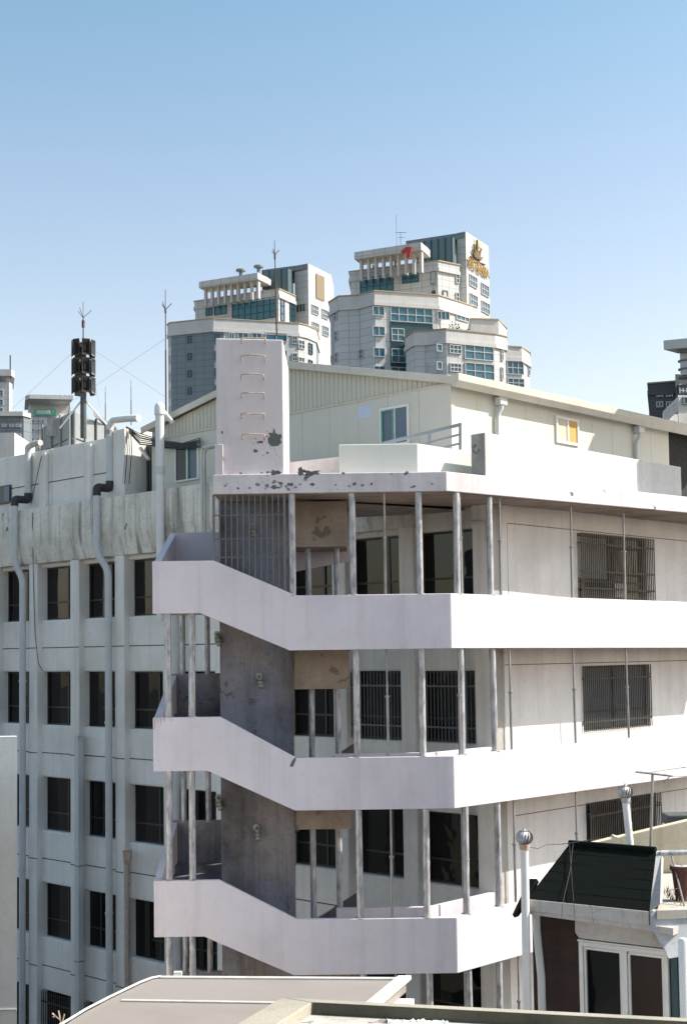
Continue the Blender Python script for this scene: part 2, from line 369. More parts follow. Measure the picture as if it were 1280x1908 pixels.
# roof-level wall set back above the cornice
s_a, _ = sL(211, 850, -0.3)
for a, b in ((s_a, 17.4), (17.42, 24.0)):
    MB().box(fL, a, b, -0.55, -0.3, 3.7, 6.62).build('roof_wall', M['facade'], bld, bevel=0.02)
MB().box(fL, s_a+0.3, 24.0, -0.31, -0.288, 5.55, 5.575).build('joint_strip', M['black'], bld)
for sx in (17.6, 15.2):
    MB().box(fL, sx, sx+0.35, -0.3, -0.16, 4.3, 6.5).build('pilaster', M['facade'], bld, bevel=0.02)
# end pillar and dark recess
s_b, _ = sL(236, 850, -0.3)
MB().box(fL, s_b, s_a-0.02, -1.4, -0.22, 4.3, 6.78).build('end_pillar', M['facade'], bld, bevel=0.02)
s_c, _ = sL(280, 850, -0.9)
mb = MB()
x = s_c+0.02
while x < s_b+0.4:
    mb.box(fL, x, x+0.09, -1.12, -1.05, 4.3, 6.35); x += 0.13
mb.box(fL, s_c, s_b+0.6, -1.3, -1.1, 4.3, 6.35)
mb.build('corrugated_recess', M['darkcor'], bld)
# small window in the roof wall at far left
a0, z1 = sL(22, 903, -0.28); a1, z0 = sL(-30, 945, -0.28)
w = MB().box(fL, a0, a1, -0.28, -0.24, z0, z1).build('window', M['frame'], bld)
MB().box(fL, a0+0.05, a1-0.05, -0.25, -0.235, z0+0.05, z1-0.05).build('pane', M['glass'], w)
MB().box(fL, a0+0.04, a0+0.35, -0.238, -0.222, z0+0.05, z1-0.05).build('blind', M['bluegrey'], w)

# ---- right facade wall with three window openings per storey
def wall_holes(frame, a0, a1, z0, z1, holes, depth, name, m, parent, bevel=0):
    As = sorted({a0, a1} | {h[0] for h in holes} | {h[1] for h in holes}); Zs = sorted({z0, z1} | {h[2] for h in holes} | {h[3] for h in holes})
    mb = MB()
    for i in range(len(As)-1):
        for j in range(len(Zs)-1):
            ca, cz = (As[i]+As[i+1])/2, (Zs[j]+Zs[j+1])/2
            if any(h[0] < ca < h[1] and h[2] < cz < h[3] for h in holes): continue
            mb.add([frame(As[i], 0, Zs[j]), frame(As[i+1], 0, Zs[j]), frame(As[i+1], 0, Zs[j+1]), frame(As[i], 0, Zs[j+1])], [(0, 1, 2, 3)])
    for h in holes:
        q = [(h[0], h[2]), (h[1], h[2]), (h[1], h[3]), (h[0], h[3])]
        for i in range(4):
            (a, z), (b, y) = q[i], q[(i+1) % 4]
            mb.add([frame(a, 0, z), frame(b, 0, y), frame(b, -depth, y), frame(a, -depth, z)], [(0, 1, 2, 3)])
    return mb.build(name, m, parent)
holes = []; TE = 16.0
for (x0, y0, x1, y1) in ((1074, 992, 1202, 1114), (1084, 1241, 1208, 1362), (1091, 1497, 1222, 1590)):
    t0, z1 = tR(x0, y0); t1, _ = tR(x1, y0); _, z0 = tR(x0, y1)
    if y0 > 1400: z0 = z1-1.5
    holes.append((t0, t1, z0, z1))
h = holes[2]; holes.append((h[0], h[1], h[2]-3.3, h[3]-3.3))
wall_holes(fR, 0.0, TE, GZ, 3.4, holes, 0.2, 'wall', M['facadeR'], bld)
MB().box(fR, 0.62, TE, -0.6, -0.22, GZ, 3.38).build('dark_core', M['dark'], bld)
for i, h in enumerate(holes):
    mb = MB(); a, b, z0, z1 = h; m_ = (a+b)/2-0.05
    for q in ((a, b, z0, z0+0.05), (a, b, z1-0.05, z1), (a, a+0.05, z0+.05, z1-.05), (b-0.05, b, z0+.05, z1-.05), (m_, m_+0.06, z0+.05, z1-.05), (a+.05, b-.05, z0+0.42, z0+0.46)):
        mb.box(fR, q[0], q[1], -0.17, -0.1, q[2], q[3])
    w = mb.build('window', M['frame'], bld)
    MB().box(fR, a+0.03, b-0.03, -0.16, -0.145, z0+0.03, z1-0.03).build('pane', M['bluegrey'] if i == 1 else M['glass'], w)
    if i == 0: MB().box(fR, a+0.07, m_-0.02, -0.143, -0.13, z0+0.5, z1-0.07).build('blind', M['curtain'], w)
    if i == 0:
        MB().box(fR, m_+0.3, m_+0.85, -0.135, -0.128, z0+0.06, z0+0.45).build('notice', M['white'], w)
    if i in (0, 1, 2):
        gm = M['grille']
        o_ = 0.14 if i != 1 else 0.05
        grille(fR, a-0.02, b+(0.16 if i == 0 else 0.0), o_, z0-0.02, z1-(0.0), 0.085, bld, gm, (0.14, 0.80) if i else (0.16, 0.42, 0.84), 0.011)
        mb = MB()
        for aa in (a, b):
            for zz in (z0+0.22, z1-0.25): mb.box(fR, aa-0.01, aa+0.01, 0.0, o_, zz-0.012, zz+0.012)
        mb.build('grille_bracket', M['grille'], bld)
for (p, q) in (((944, 975), (1280, 1008)), ((940, 1238), (1280, 1231)), ((960, 1517), (1280, 1471))):
    t0, z0 = tR(*p); t1, z1 = tR(*q); zm = (z0+z1)/2
    MB().box(fR, t0, TE, -0.01, 0.004, zm-0.012, zm+0.006).build('joint_strip', M['grille'], bld)
t0, z0 = tR(944, 975)
MB().box(fR, t0-0.01, t0+0.01, -0.01, 0.004, 0.2, z0).build('joint_strip', M['galvthin'], bld)

# ================================================================ EXTERNAL STAIRCASE AND WALKWAY
st = thing('external_staircase', 'pinkish white outdoor concrete staircase and walkways on steel poles, wrapping the building corner', 'staircase', (0, FY+1.5, GZ))
TH = 0.14
def F2(px, py): p = atY(px, py, FY); return (p.x, p.z)
polys = [
 [(285,1045),(398,1045),(552,1110),(836,1105),(836,1205),(540,1215),(373,1143),(285,1143)],
 [(285,1337),(410,1336),(552,1411),(842,1410),(842,1507),(550,1510),(387,1437),(285,1437)],
 [(286,1640),(408,1642),(552,1712),(850,1711),(850,1813),(548,1818),(381,1746),(287,1746)],
]
P2 = [[list(F2(*p)) for p in q] for q in polys]
for q in P2:
    q[3][0] = q[4][0] = Q0.x
    q[0][0] = q[7][0] = -3.87
    zt = (q[2][1]+q[3][1])/2; zb = (q[4][1]+q[5][1])/2
    q[2][1] = q[3][1] = zt; q[4][1] = q[5][1] = zb
    q[0][1] = q[1][1] = (q[0][1]+q[1][1])/2; q[6][1] = q[7][1] = (q[6][1]+q[7][1])/2
P2.append([[x, z-3.3] for x, z in P2[2]])
tops = [q[3][1] for q in P2]; bots = [q[4][1] for q in P2]
print('tops', tops, 'bots', bots)
XW0 = atY(410, 1250, 28.9).x; XW1 = atY(546, 1250, 28.9).x      # core wall
TEND = 12.5
mitre = TH*math.tan((math.pi/2-A_)/2)
for k, q in enumerate(P2):
    # front parapet, stopping at the mitred corner
    v = [Vector((x, FY, z)) for x, z in q]
    bk = [Vector((x - (mitre if i in (3, 4) else 0), FY+TH, z)) for i, (x, z) in enumerate(q)]
    n = 8
    MB().add(v+bk, [tuple(range(n)), tuple(range(2*n-1, n-1, -1))]+[(i, i+n, (i+1) % n+n, (i+1) % n) for i in range(n)]).build('front_parapet', M['stair'], st, bevel=0.012)
    zt, zb = tops[k], bots[k]
    # right parapet along the walkway
    zbr = zb-0.06
    a, b = fQ(0, 0, 0), fQ(0, 0, 0); ia = Vector((Q0.x-mitre, FY+TH, 0))
    e0, e1 = fQ(TEND, 0, 0), fQ(TEND, -TH, 0)
    Z = lambda p, z: Vector((p.x, p.y, z))
    gap = RD*0.003
    vs = [Z(a+gap, zt), Z(e0, zt), Z(e1, zt), Z(ia+gap, zt), Z(a+gap, zb), Z(e0, zbr), Z(e1, zbr), Z(ia+gap, zb)]
    MB().add(vs, [(0,1,2,3),(7,6,5,4),(0,4,5,1),(1,5,6,2),(2,6,7,3),(3,7,4,0)]).build('walkway_parapet', M['stair'], st, bevel=0.012)
    # floor plate: front part and right part
    WD = 1.25
    xl = q[5][0]
    inn = Vector((Q0.x - WD*math.tan((math.pi/2-A_)/2), FY+WD, 0))
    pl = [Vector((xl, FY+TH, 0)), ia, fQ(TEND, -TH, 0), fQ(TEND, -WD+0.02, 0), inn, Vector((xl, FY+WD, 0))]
    MB().prism([Z(p, zb+0.004) for p in pl], (0, 0, 0.18)).build('walkway_floor', M['soffit'], st)
    # rear parapet of the corner bay
    rp = [Vector((XW1+0.85, FY+WD, 0)), inn, P0-LD*0.0-RD*0.05]
    rb = [Vector((XW1+0.85, FY+WD+0.12, 0)), inn+Vector((-0.03, 0.12, 0)), P0+LD*0.12-RD*0.05]
    for i in range(2):
        MB().prism([Z(rp[i], zb), Z(rp[i+1], zb), Z(rb[i+1], zb), Z(rb[i], zb)], (0, 0, zt-zb-0.015*i-0.02)).build('rear_parapet', M['stair'], st)
    # front flight and landing slab
    soff = [(q[5][0], q[5][1]), (q[6][0], q[6][1]), (q[7][0]+0.1, q[7][1])]
    pts = [Vector((x, FY+TH-0.02, z+0.004)) for x, z in soff]+[Vector((x, FY+TH-0.02, z+0.2)) for x, z in reversed(soff)]
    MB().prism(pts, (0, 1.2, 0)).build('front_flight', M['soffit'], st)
    # steps of the front flight
    mb = MB(); ns = 5; x0, z0 = q[5][0], zb+0.18; x1, z1 = q[6][0], q[6][1]+0.18
    for i in range(ns):
        xa = x0+(x1-x0)*i/ns; xb = x0+(x1-x0)*(i+1)/ns; mb.box(XYZ, xb, xa, FY+TH, FY+1.2, z0-0.05+(z1-z0)*i/ns, z0+(z1-z0)*(i+1)/ns)
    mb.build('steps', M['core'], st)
    # side flight, left parapet
    zl, zlb = q[0][1], q[7][1]; RY = 30.5; up = 0.84
    xs = q[0][0]
    pts = [Vector((xs-0.02, FY+0.1, zl-0.02)), Vector((xs-0.02, FY+TH+0.25, zl+0.02)), Vector((xs-0.02, RY+0.12, zl+up)), Vector((xs-0.02, RY+0.12, zlb+up-0.1)), Vector((xs-0.02, FY+TH+0.1, zlb))]
    MB().prism(pts, (0.14, 0, 0)).build('side_parapet', M['stair'], st, bevel=0.01)
    pts = [Vector((xs+0.12, FY+TH, zlb+0.01)), Vector((xs+0.12, RY, zlb+up-0.1)), Vector((xs+0.12, RY, zlb+up+0.1)), Vector((xs+0.12, FY+TH, zlb+0.2))]
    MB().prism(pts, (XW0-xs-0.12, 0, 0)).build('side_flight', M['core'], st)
    mb = MB()
    for i in range(5):
        mb.box(XYZ, xs+0.12, XW0, FY+TH+0.3+0.5*i, RY, zlb+0.1, zlb+0.2+up*(i+1)/5)
    mb.build('steps', M['core'], st)
    # rear parapet, level then climbing to the next floor
    nxt = (tops[k]+3.3) if k else 3.9
    xa, xb, xc = xs-0.02, XW0+0.1, XW1+1.3
    ztp = zl+up; zbt = zlb+up-0.1
    nz = min(nxt, tops[k]+3.3)
    if k == 0: nz = 3.2
    pts = [Vector((xa, RY, zbt)), Vector((xb, RY, zbt)), Vector((xc, RY, nz-1.1)), Vector((xc, RY, nz)), Vector((xb, RY, ztp)), Vector((xa, RY, ztp))]
    MB().prism(pts, (0, 0.14, 0)).build('rear_parapet', M['stair'] if k == 0 else M['core'], st)  # lower parapets, like the steps, take dark core colour for landing shade
    # deep beam where the rear flight arrives under the walkway above
    ztop = (bots[k-1] if k else 3.27)
    X0, X1 = XW1-0.02, atY(650, 1250, 28.95).x
    dp = (0.98 if k == 0 else (0.82 if k == 1 else 0.55))
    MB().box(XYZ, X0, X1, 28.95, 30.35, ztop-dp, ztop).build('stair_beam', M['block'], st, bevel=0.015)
# core wall
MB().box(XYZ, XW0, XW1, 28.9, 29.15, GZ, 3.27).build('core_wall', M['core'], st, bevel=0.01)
# roof slab of the staircase and walkway
sx0 = atY(397, 895, FY).x
ZS1, ZS0 = 3.69, 3.29
send = Vector((8.54, 33.9, 0)); sdir = (send-Vector((2.12, FY, 0))).normalized()
c0 = Vector((2.12, FY, 0)); ce = c0+sdir*17.5
pl = [Vector((sx0, FY, 0)), c0, ce, ce+Vector((-8.5, 2.0, 0)), P0+LD*0.6+Vector((0.3, .5, 0)), P0+LD*2.2, Vector((-0.9, 33.0, 0)), Vector((sx0, 31.2, 0))]
rise = lambda i: 0.13*17.5/9.0 if i in (2, 3) else 0.0
vs_ = [Vector((p.x, p.y, ZS0+rise(i))) for i, p in enumerate(pl)]+[Vector((p.x, p.y, ZS1+rise(i))) for i, p in enumerate(pl)]; n = len(pl)
def fan(off, idx):  # triangulate so the sloping end stays planar per face
    return [tuple(off+k for k in f) for f in ((0, 1, 2, 3), (0, 3, 4), (0, 4, 5), (0, 5, 6), (0, 6, 7))]
MB().add(vs_, fan(0, 0)+[tuple(reversed(f)) for f in fan(n, 0)]+[(i, i+n, (i+1) % n+n, (i+1) % n) for i in range(n)]).build('roof_slab', M['slab'], st, bevel=0.015)
# thin soffit skin 4 mm under the slab so its underside reads as stained render
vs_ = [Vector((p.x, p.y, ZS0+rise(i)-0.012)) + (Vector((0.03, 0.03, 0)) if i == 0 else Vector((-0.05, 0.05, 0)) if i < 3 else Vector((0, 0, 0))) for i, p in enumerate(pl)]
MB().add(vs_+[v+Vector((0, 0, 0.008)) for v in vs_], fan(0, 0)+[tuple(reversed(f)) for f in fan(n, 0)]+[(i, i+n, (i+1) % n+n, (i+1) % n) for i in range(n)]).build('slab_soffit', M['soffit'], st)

# poles
big_mesh = {}
def pole(x, y, z0, z1, r, thin=False):
    key = (round(z0, 2), round(z1, 2), r)
    if key not in big_mesh:
        mb = MB()
        L = z1-z0
        if thin: mb.tube([(0, 0, 0), (0, 0, L*0.55), (0, 0, L*0.55), (0, 0, L*0.57), (0, 0, L*0.57), (0, 0, L)], [r*1.15, r*1.15, r*1.8, r*1.8, r*0.85, r*0.85], 10)
        else: mb.tube([(0, 0, 0), (0, 0, 0.02), (0, 0, 0.02), (0, 0, L*0.5), (0, 0, L*0.5), (0, 0, L*0.515), (0, 0, L*0.515), (0, 0, L)], [r*1.5, r*1.5, r, r, r*1.08, r*1.08, r, r], 14)
        o = mb.build('pole', M['galvthin'] if thin else M['galv'], st, smooth=True, local=True)
        big_mesh[key] = o
    else: o = dup(big_mesh[key], st)
    o.location = Vector((x, y, z0))-st.location
    o.rotation_euler.z = random.uniform(0, 6)
    o.rotation_euler.x = random.uniform(-0.006, 0.006); o.rotation_euler.y = random.uniform(-0.01, 0.004)
    return o
def pF(px, py, r, z0, z1, Y=FY+0.09, thin=False):
    p = atY(px, py, Y); return pole(p.x, p.y, z0, z1, r, thin)
def pQ(px, py, r, z0, z1, thin=False):
    p = hit(px, py, Q0-RN*0.09, RN); return pole(p.x, p.y, z0, z1, r, thin)
zr = [ (tops[0]-0.01, ZS0-0.01), (tops[1]-0.01, bots[0]), (tops[2]-0.01, bots[1]), (tops[3]-0.01, bots[2]) ]
RB = 0.068; RT = 0.026
rows = [
 (1010, [(545, RB), (657, RB), (716.5, 0), (781, RB)], [(850, RB), (858, 0), (912, RB), (931, 0), (1063, 0), (1161, 0)]),
 (1300, [(664.5, RB), (722, 0), (786, RB)], [(859, RB*.95), (855, 0), (920, RB), (951, 0), (1070, 0), (1169, 0)]),
 (1605, [(670, RB), (729, 0), (793.5, RB)], [(867, RB), (928, RB), (959, 0), (1075, 0), (1175, 0)]),
 (1850, [(677, RB), (736, 0), (800, RB)], [(875, RB), (930, RB), (966, 0)]),
]
for i, (y, fl, ql) in enumerate(rows):
    z0, z1 = zr[i]
    for x, r in fl: pF(x, y, r or RT, z0, z1, thin=not r)
    for x, r in ql: pQ(x, y, r or RT, z0, z1, thin=not r)
# left landing poles (front and rear) and the ones under the deep beams
for i in range(0, 3):
    zz1 = P2[i][7][1]; zz0 = P2[i+1][0][1]-0.01
    y = (1240, 1540, 1790)[i]
    for x in (314, 357.5): pF(x+i*1.5, y, RB, zz0, zz1)
    for x in (341, 387): pF(x+i*2.5, y, RB*0.92, zz0+0.82, zz1+0.75, Y=30.57)
for i in range(0, 4):
    zt_ = (bots[i-1]-(0.82 if i == 1 else 0.55)) if i else 3.27-0.98
    y = (1060, 1345, 1630, 1860)[i]
    for x in (576+i*4, 627+i*3): pF(x, y, RB*0.95, bots[i]+0.18, zt_, Y=29.3)
# lower poles down to the ground
for x, r in ((677, RB), (800, RB)): pF(x+6, 1900, r, GZ, bots[3])
for x in (318, 362): pF(x, 1880, RB, GZ, P2[3][7][1])
pQ(882, 1900, RB, GZ, bots[3]-0.0)

# bar cage at the top flight
cage = MB(); zt = ZS0-0.01
x0 = atY(398.5, 950, FY+0.06).x; x1 = atY(530, 950, FY+0.06).x
def zfl(x):
    q = P2[0]; xa, za = q[1]; xb, zb_ = q[2]
    return za if x < xa else za+(zb_-za)*(x-xa)/(xb-xa)
nb = 12
for i in range(nb+1):
    x = x0+(x1-x0)*i/nb; r = 0.011 if 0 < i < nb else 0.024
    cage.box(XYZ, x-r, x+r, FY+0.05, FY+0.05+2*r, zfl(x)-0.02, zt)
for py in (959, 1003, 1042):
    z = atY(460, py, FY).z; xe = x1 if z > zfl(x1) else x0
    if z < P2[0][1][1]+0.05: z += 0.05
    cage.box(XYZ, x0, x1, FY+0.075, FY+0.095, z-0.012, z+0.012)
cage.build('bar_cage', M['grille_light'], st)

# wall lamps (caged bulkhead lights on the core wall and at its left edge)
def wall_lamp(p, label, side=0):
    r = thing('bulkhead_lamp', label, 'lamp', p, group='caged lamps on the staircase core')
    mb = MB(); mb.tube([(0, -0.02, 0.05), (0, 0.02, 0.05)], 0.07, 12); mb.tube([(0, -0.02, 0.05), (0.0, -0.12, 0.03), (0.02, -0.16, -0.03)], 0.022, 8)
    mb.build('bracket', M['galvthin'], r, local=True)
    mb = MB(); mb.tube([(0.02, -0.16, 0.0), (0.03, -0.17, -0.06), (0.05, -0.18, -0.16), (0.055, -0.18, -0.2)], [0.05, 0.062, 0.06, 0.02], 12)
    mb.build('glass_bulb', M['curtain'], r, local=True, smooth=True)
    mb = MB()
    for j in range(6):
        a = j*math.pi/3
        mb.tube([(0.02+0.06*math.cos(a), -0.16+0.06*math.sin(a), 0.0), (0.03+0.075*math.cos(a), -0.17+0.075*math.sin(a), -0.08), (0.055+0.03*math.cos(a), -0.18+0.03*math.sin(a), -0.215)], 0.006, 5)
    for zz in (-0.04, -0.12): mb.tube([(0.035+0.075*math.cos(j*math.pi/5), -0.17+0.075*math.sin(j*math.pi/5), zz) for j in range(11)], 0.006, 5)
    mb.build('wire_cage', M['grille'], r, local=True)
    return r
wall_lamp(atY(483, 1264, 28.88), 'caged lamp on stained stair core wall below the uppermost sloping parapet')
wall_lamp(atY(478, 1546, 28.88), 'caged lamp on stained stair core wall below the middle sloping parapet')
wall_lamp(atY(470, 985, 28.88), 'caged lamp behind the bars at the top of the staircase')
wall_lamp(atY(408, 1186, 29.0)-Vector((0.03, 0, 0)), 'caged lamp at the left edge of the core, under the upper landing')
wall_lamp(atY(410, 1490, 29.0)-Vector((0.03, 0, 0)), 'caged lamp at the left edge of the core, under the middle landing')

# ================================================================ TOWER BLOCK ON THE SLAB
TY = FY+0.12
tz1 = atY(465, 631, TY).z
tx0, tx1 = atY(402.5, 640, TY).x, atY(527, 634, TY).x
tw = thing('stairhead_tower', 'tall pinkish plaster block with climbing rungs and peeled patches standing on the stair roof', 'tower', ((tx0+tx1)/2, TY+1.4, ZS1))
MB().prism([Vector((tx0, TY, ZS1-0.004)), Vector((tx1, TY, ZS1-0.004)), Vector((tx1, TY, tz1-0.03)), Vector((tx0, TY, tz1+0.02))], (0, 2.9, 0)).build('wall', M['tower'], tw, bevel=0.02)
for (xa, xb, y) in ((451, 495, 633), (450, 494, 666), (450, 492, 701), (451, 493, 735), (451, 493, 773), (452, 494, 812)):
    a = atY(xa, y, TY); b = atY(xb, y, TY); d = Vector((0, -0.16, 0)); dz = Vector((0, 0, -0.07))
    sag = Vector((0, 0, random.uniform(-0.02, 0.02)))
    MB().tube([a+dz, a+d+dz*0.6, a+d, (a+b)/2+d+sag, b+d, b+d+dz*0.6, b+dz*1.1], 0.014, 8).build('rung', M['rust'], tw, smooth=True)
def patch(pxs, place, m, name, parent, off):
    pts = [place(x, y) for x, y in pxs]
    MB().prism([p+off for p in pts], -off*0.6).build(name, m, parent)
def blotch(cx, cy, rx, ry, n=26, rough=0.35, seed=1):
    rnd = random.Random(seed); out = []
    k = [rnd.uniform(-1, 1) for _ in range(n)]
    for i in range(n):
        a = 2*math.pi*i/n; r = 1+rough*(0.5*k[i]+0.5*k[(i+1) % n]); out.append((cx+rx*r*math.cos(a), cy+ry*r*math.sin(a)))
    return out
PL = lambda x, y: atY(x, y, TY)
oo = Vector((0, -0.003, 0))
sp = blotch(513, 818, 12, 11, 22, 0.4, 3)
patch([(500,826),(499,816),(503,814),(501,806),(508,807),(510,800),(512,799),(513,806),(519,810),(524,808),(525,816),(522,818),(525,824),(518,831),(508,832)], PL, M['peel'], 'peeled_patch', tw, oo)
patch(blotch(487, 824, 5, 3, 12, 0.5, 4), PL, M['peel'], 'peeled_patch', tw, oo)
patch(blotch(476, 840, 4, 2.5, 12, 0.5, 5), PL, M['peel'], 'peeled_patch', tw, oo)
patch(blotch(414, 806, 1.6, 3, 8, 0.4, 6), PL, M['peel'], 'peeled_patch', tw, oo)
# peeled patches on the slab edge and stair parapet
PF = lambda x, y: atY(x, y, FY)
for i, (cx, cy, rx, ry) in enumerate(((512, 880, 9, 4), (578, 881, 16, 5), (562, 880, 6, 7), (510, 908, 8, 4), (541, 903, 5, 3), (523, 901, 4, 2.5), (583, 903, 4, 2.5), (660, 902, 3, 3), (692, 902, 3, 2.5), (444, 910, 3, 2), (770, 907, 4, 2))):
    patch(blotch(cx, cy, rx, ry, 20, 0.7, 20+i), PF, M['peel'], 'peeled_patch', st, oo)
patch([(540,1428),(543,1420),(548,1413),(552,1411),(551,1418),(548,1424),(546,1429)], PF, M['peel'], 'peeled_patch', st, oo)
rs_ = random.Random(8)
for i, (cx, cy, L) in enumerate(((289, 1339, 24), (294, 1338, 12), (300, 1338, 15), (306, 1338, 9), (320, 1339, 6))):
    patch([(cx-1.6, cy), (cx+1.8, cy), (cx+1.0, cy+L*0.4), (cx+0.3, cy+L), (cx-0.5, cy+L*0.6)], PF, M['rust'], 'rust_stain', st, oo)
rf = random.Random(44); mb = MB()
for i in range(60):
    cx = rf.choice((rf.gauss(545, 45), rf.gauss(480, 30), rf.uniform(400, 825))); cy = rf.choice((rf.gauss(880, 2.5), rf.gauss(906, 4), rf.uniform(880, 911)))
    if not (400 < cx < 826 and 879 < cy < 913): continue
    r_ = abs(rf.gauss(0, 1.3))+0.5
    pts = [PF(x, y)+oo*0.8 for x, y in blotch(cx, cy, r_*1.3, r_, 8, 0.7, i)]
    mb.prism(pts, -oo*0.5)
mb.build('paint_flecks', M['flecks'], st, stuff=True)
mb = MB()
for i in range(40):
    cx, cy = rf.gauss(500, 16), rf.gauss(825, 14)
    if cx > 525 or cy > 870: continue
    mb.prism([PL(x, y)+oo*0.8 for x, y in blotch(cx, cy, abs(rf.gauss(0, .8))+.4, abs(rf.gauss(0, .8))+.4, 7, 0.7, i)], -oo*0.5)
mb.build('paint_flecks', M['flecks'], tw, stuff=True)
# stub post at the foot of the tower
xa, xb = atY(401, 850, FY+0.02).x, atY(416, 850, FY+0.02).x
tag(MB().box(XYZ, xa, xb, FY+0.01, FY+0.11, ZS1, atY(405, 828, FY).z).build('stub_post', M['slab'], None, bevel=0.01), 'short flaking concrete post at the left foot of the runged tower', 'post')
# ================================================================ ROOF PARAPETS
RY_ = 28.3
bx = atY(632, 850, RY_); bxr = atY(778, 850, RY_); bz = atY(700, 827, RY_).z
c_ = Vector((bxr.x, RY_, 0)); e_ = c_+RD*2.4
b1 = MB().prism([Vector((bx.x, RY_, ZS1-0.003)), Vector((c_.x, RY_, ZS1-0.003)), Vector((e_.x, e_.y, ZS1-0.003)), Vector((bx.x, RY_+1.75, ZS1-0.003))], (0, 0, bz-ZS1)).build('roof_upstand', M['box'], None, bevel=0.015)
tag(b1, 'low pale green painted concrete box on the stair roof beside the metal handrail', 'wall')
# long parapet above the walkway
q0, zq = tQ(903, 807, -0.12)
pr = thing('roof_parapet', 'long white sunlit roof parapet above the walkway, blotchy grey at its left end', 'wall', fQ(q0, -0.3, ZS1))
bd = (sdir - RD*sdir.dot(RD))
MB().box(fQ, q0, 9.55, -0.49, -0.12, ZS1-0.003, 4.66).build('wall', M['parapet'], pr, bevel=0.015)
MB().box(fQ, q0-0.012, q0-0.002, -0.485, -0.125, ZS1, 4.65).build('end_face', M['parapet_old'], pr, label='blotchy grey unpainted end of the parapet')
# low wall behind, right of the tower
a = atY(535, 862, 30.2); b = atY(640, 850, 30.2)
low = MB().prism([Vector((a.x, 30.2, ZS1-0.003)), Vector((b.x+1.6, 30.2, ZS1-0.003)), Vector((b.x+1.6, 30.2, b.z)), Vector((b.x, 30.2, b.z)), Vector((a.x, 30.2, a.z))], (0, 0.2, 0)).build('low_roof_wall', M['parapet'])
tag(low, 'low pale wall rising to the right between the runged tower and the green box', 'wall')

# handrail of the roof stair
hr = thing('handrail', 'sloping grey steel handrail beside the green painted box on the roof', 'handrail', atY(858, 832, 29.6))
HP = lambda x, y: atY(x, y, 29.6)
def bar(a, b, w, h, m, parent, name):
    d = (b-a).normalized(); sd_ = Vector((0, 1, 0)); u = d.cross(sd_).normalized()
    MB().prism([a-u*h-sd_*w, a+u*h-sd_*w, a+u*h+sd_*w, a-u*h+sd_*w], b-a).build(name, m, parent)
bar(HP(858, 791), HP(712, 827), 0.03, 0.035, M['railgrey'], hr, 'top_rail')
bar(HP(858, 809), HP(770, 832), 0.02, 0.022, M['railgrey'], hr, 'lower_rail')
bar(HP(858, 826), HP(820, 835), 0.02, 0.022, M['railgrey'], hr, 'lower_rail')
for x, ya, yb in ((857, 788, 838), (800, 805, 832)):
    bar(HP(x, yb), HP(x, ya), 0.025, 0.028, M['railgrey'], hr, 'post')

# ================================================================ PENTHOUSE
AO, BO = 0.6, 1.5
PC = P0 - LN*AO + LD*BO
def pl_(s, o, z): return PC + LD*s + LN*o + Vector((0, 0, z))      # gable side
def prr(t, o, z): return PC + RD*t + RN*o + Vector((0, 0, z))      # long side
def sP(px, py, o=0.0):
    p = hit(px, py, PC + LN*o, LN); return (p-PC).dot(LD), p.z
def tP(px, py, o=0.0):
    p = hit(px, py, PC + RN*o, RN); return (p-PC).dot(RD), p.z
s1, zb1 = sP(283, 800); sr, zr_ = sP(520, 681); _, zeR = sP(837, 703); sl, zel = sP(308, 793)
print('penthouse', s1, zb1, sr, zr_, zeR, sl, zel)
zE = zeR-0.1; PW_ = s1; LEN = 16.0
ph = thing('penthouse', 'cream sandwich-panel rooftop building with low gable roof, ribbed gable cladding and metal eaves', 'building', (PC.x, PC.y, 3.66))
# core
MB().prism([pl_(0.06, -0.06, 3.67), pl_(PW_-0.06, -0.06, 3.67), pl_(PW_-0.06, -0.06, zel-0.12), pl_(sr, -0.06, zr_-0.08), pl_(0.06, -0.06, zE-0.05)], RD*LEN).build('inner_wall', M['dark'], ph)
# smooth panels, gable side, below the seam at eave height
def seam(px, py): return sP(px, py)
_, zs0 = sP(837, 716); s539, zs1 = sP(539, 771); _, zs2 = sP(401, 799); sl2, zs3 = sP(311, 814)
print('seam z', zs0, zs1, zs2, zs3)
def zseam(s): return zs0+(zs2-zs0)*min(1, s/ sP(401, 799)[0])
s = 0.0; i = 0
while s < PW_-0.05:
    e = min(s+1.0, PW_)
    MB().prism([pl_(s+0.004, -0.055, 3.67), pl_(e-0.004, -0.055, 3.67), pl_(e-0.004, -0.055, zseam(e)), pl_(s+0.004, -0.055, zseam(s))], LN*0.055).build('wall_panel', M['panel'], ph)
    s = e
# ribbed gable cladding: flat sheet with raised ribs
def ztop(s): return (zE+0.02 + (zr_-0.03-zE)*(s/sr)) if s < sr else (zr_-0.03 + (zel-0.06-zr_)*((s-sr)/(PW_-sr)))
mb = MB()
ss = [0.0, sr, PW_]
mb.prism([pl_(0, -0.05, zseam(0)+0.015), pl_(PW_, -0.05, zseam(PW_)+0.015), pl_(PW_, -0.05, ztop(PW_)), pl_(sr, -0.05, ztop(sr)), pl_(0, -0.05, ztop(0))], LN*0.03)
s = 0.15
while s < PW_-0.1:
    if ztop(s)-zseam(s) > 0.08:
        mb.prism([pl_(s-0.016, -0.02, zseam(s)+0.015), pl_(s+0.016, -0.02, zseam(s)+0.015), pl_(s+0.016, -0.02, ztop(s)-0.01), pl_(s-0.016, -0.02, ztop(s)-0.01)], LN*0.02)
    s += 0.155
mb.build('ribbed_cladding', M['rib'], ph)
MB().prism([pl_(0, 0.0, zseam(0)-0.01), pl_(PW_, 0.0, zseam(PW_)-0.01), pl_(PW_, 0.0, zseam(PW_)+0.035), pl_(0, 0.0, zseam(0)+0.035)], LN*0.03).build('drip_strip', M['fascia'], ph)
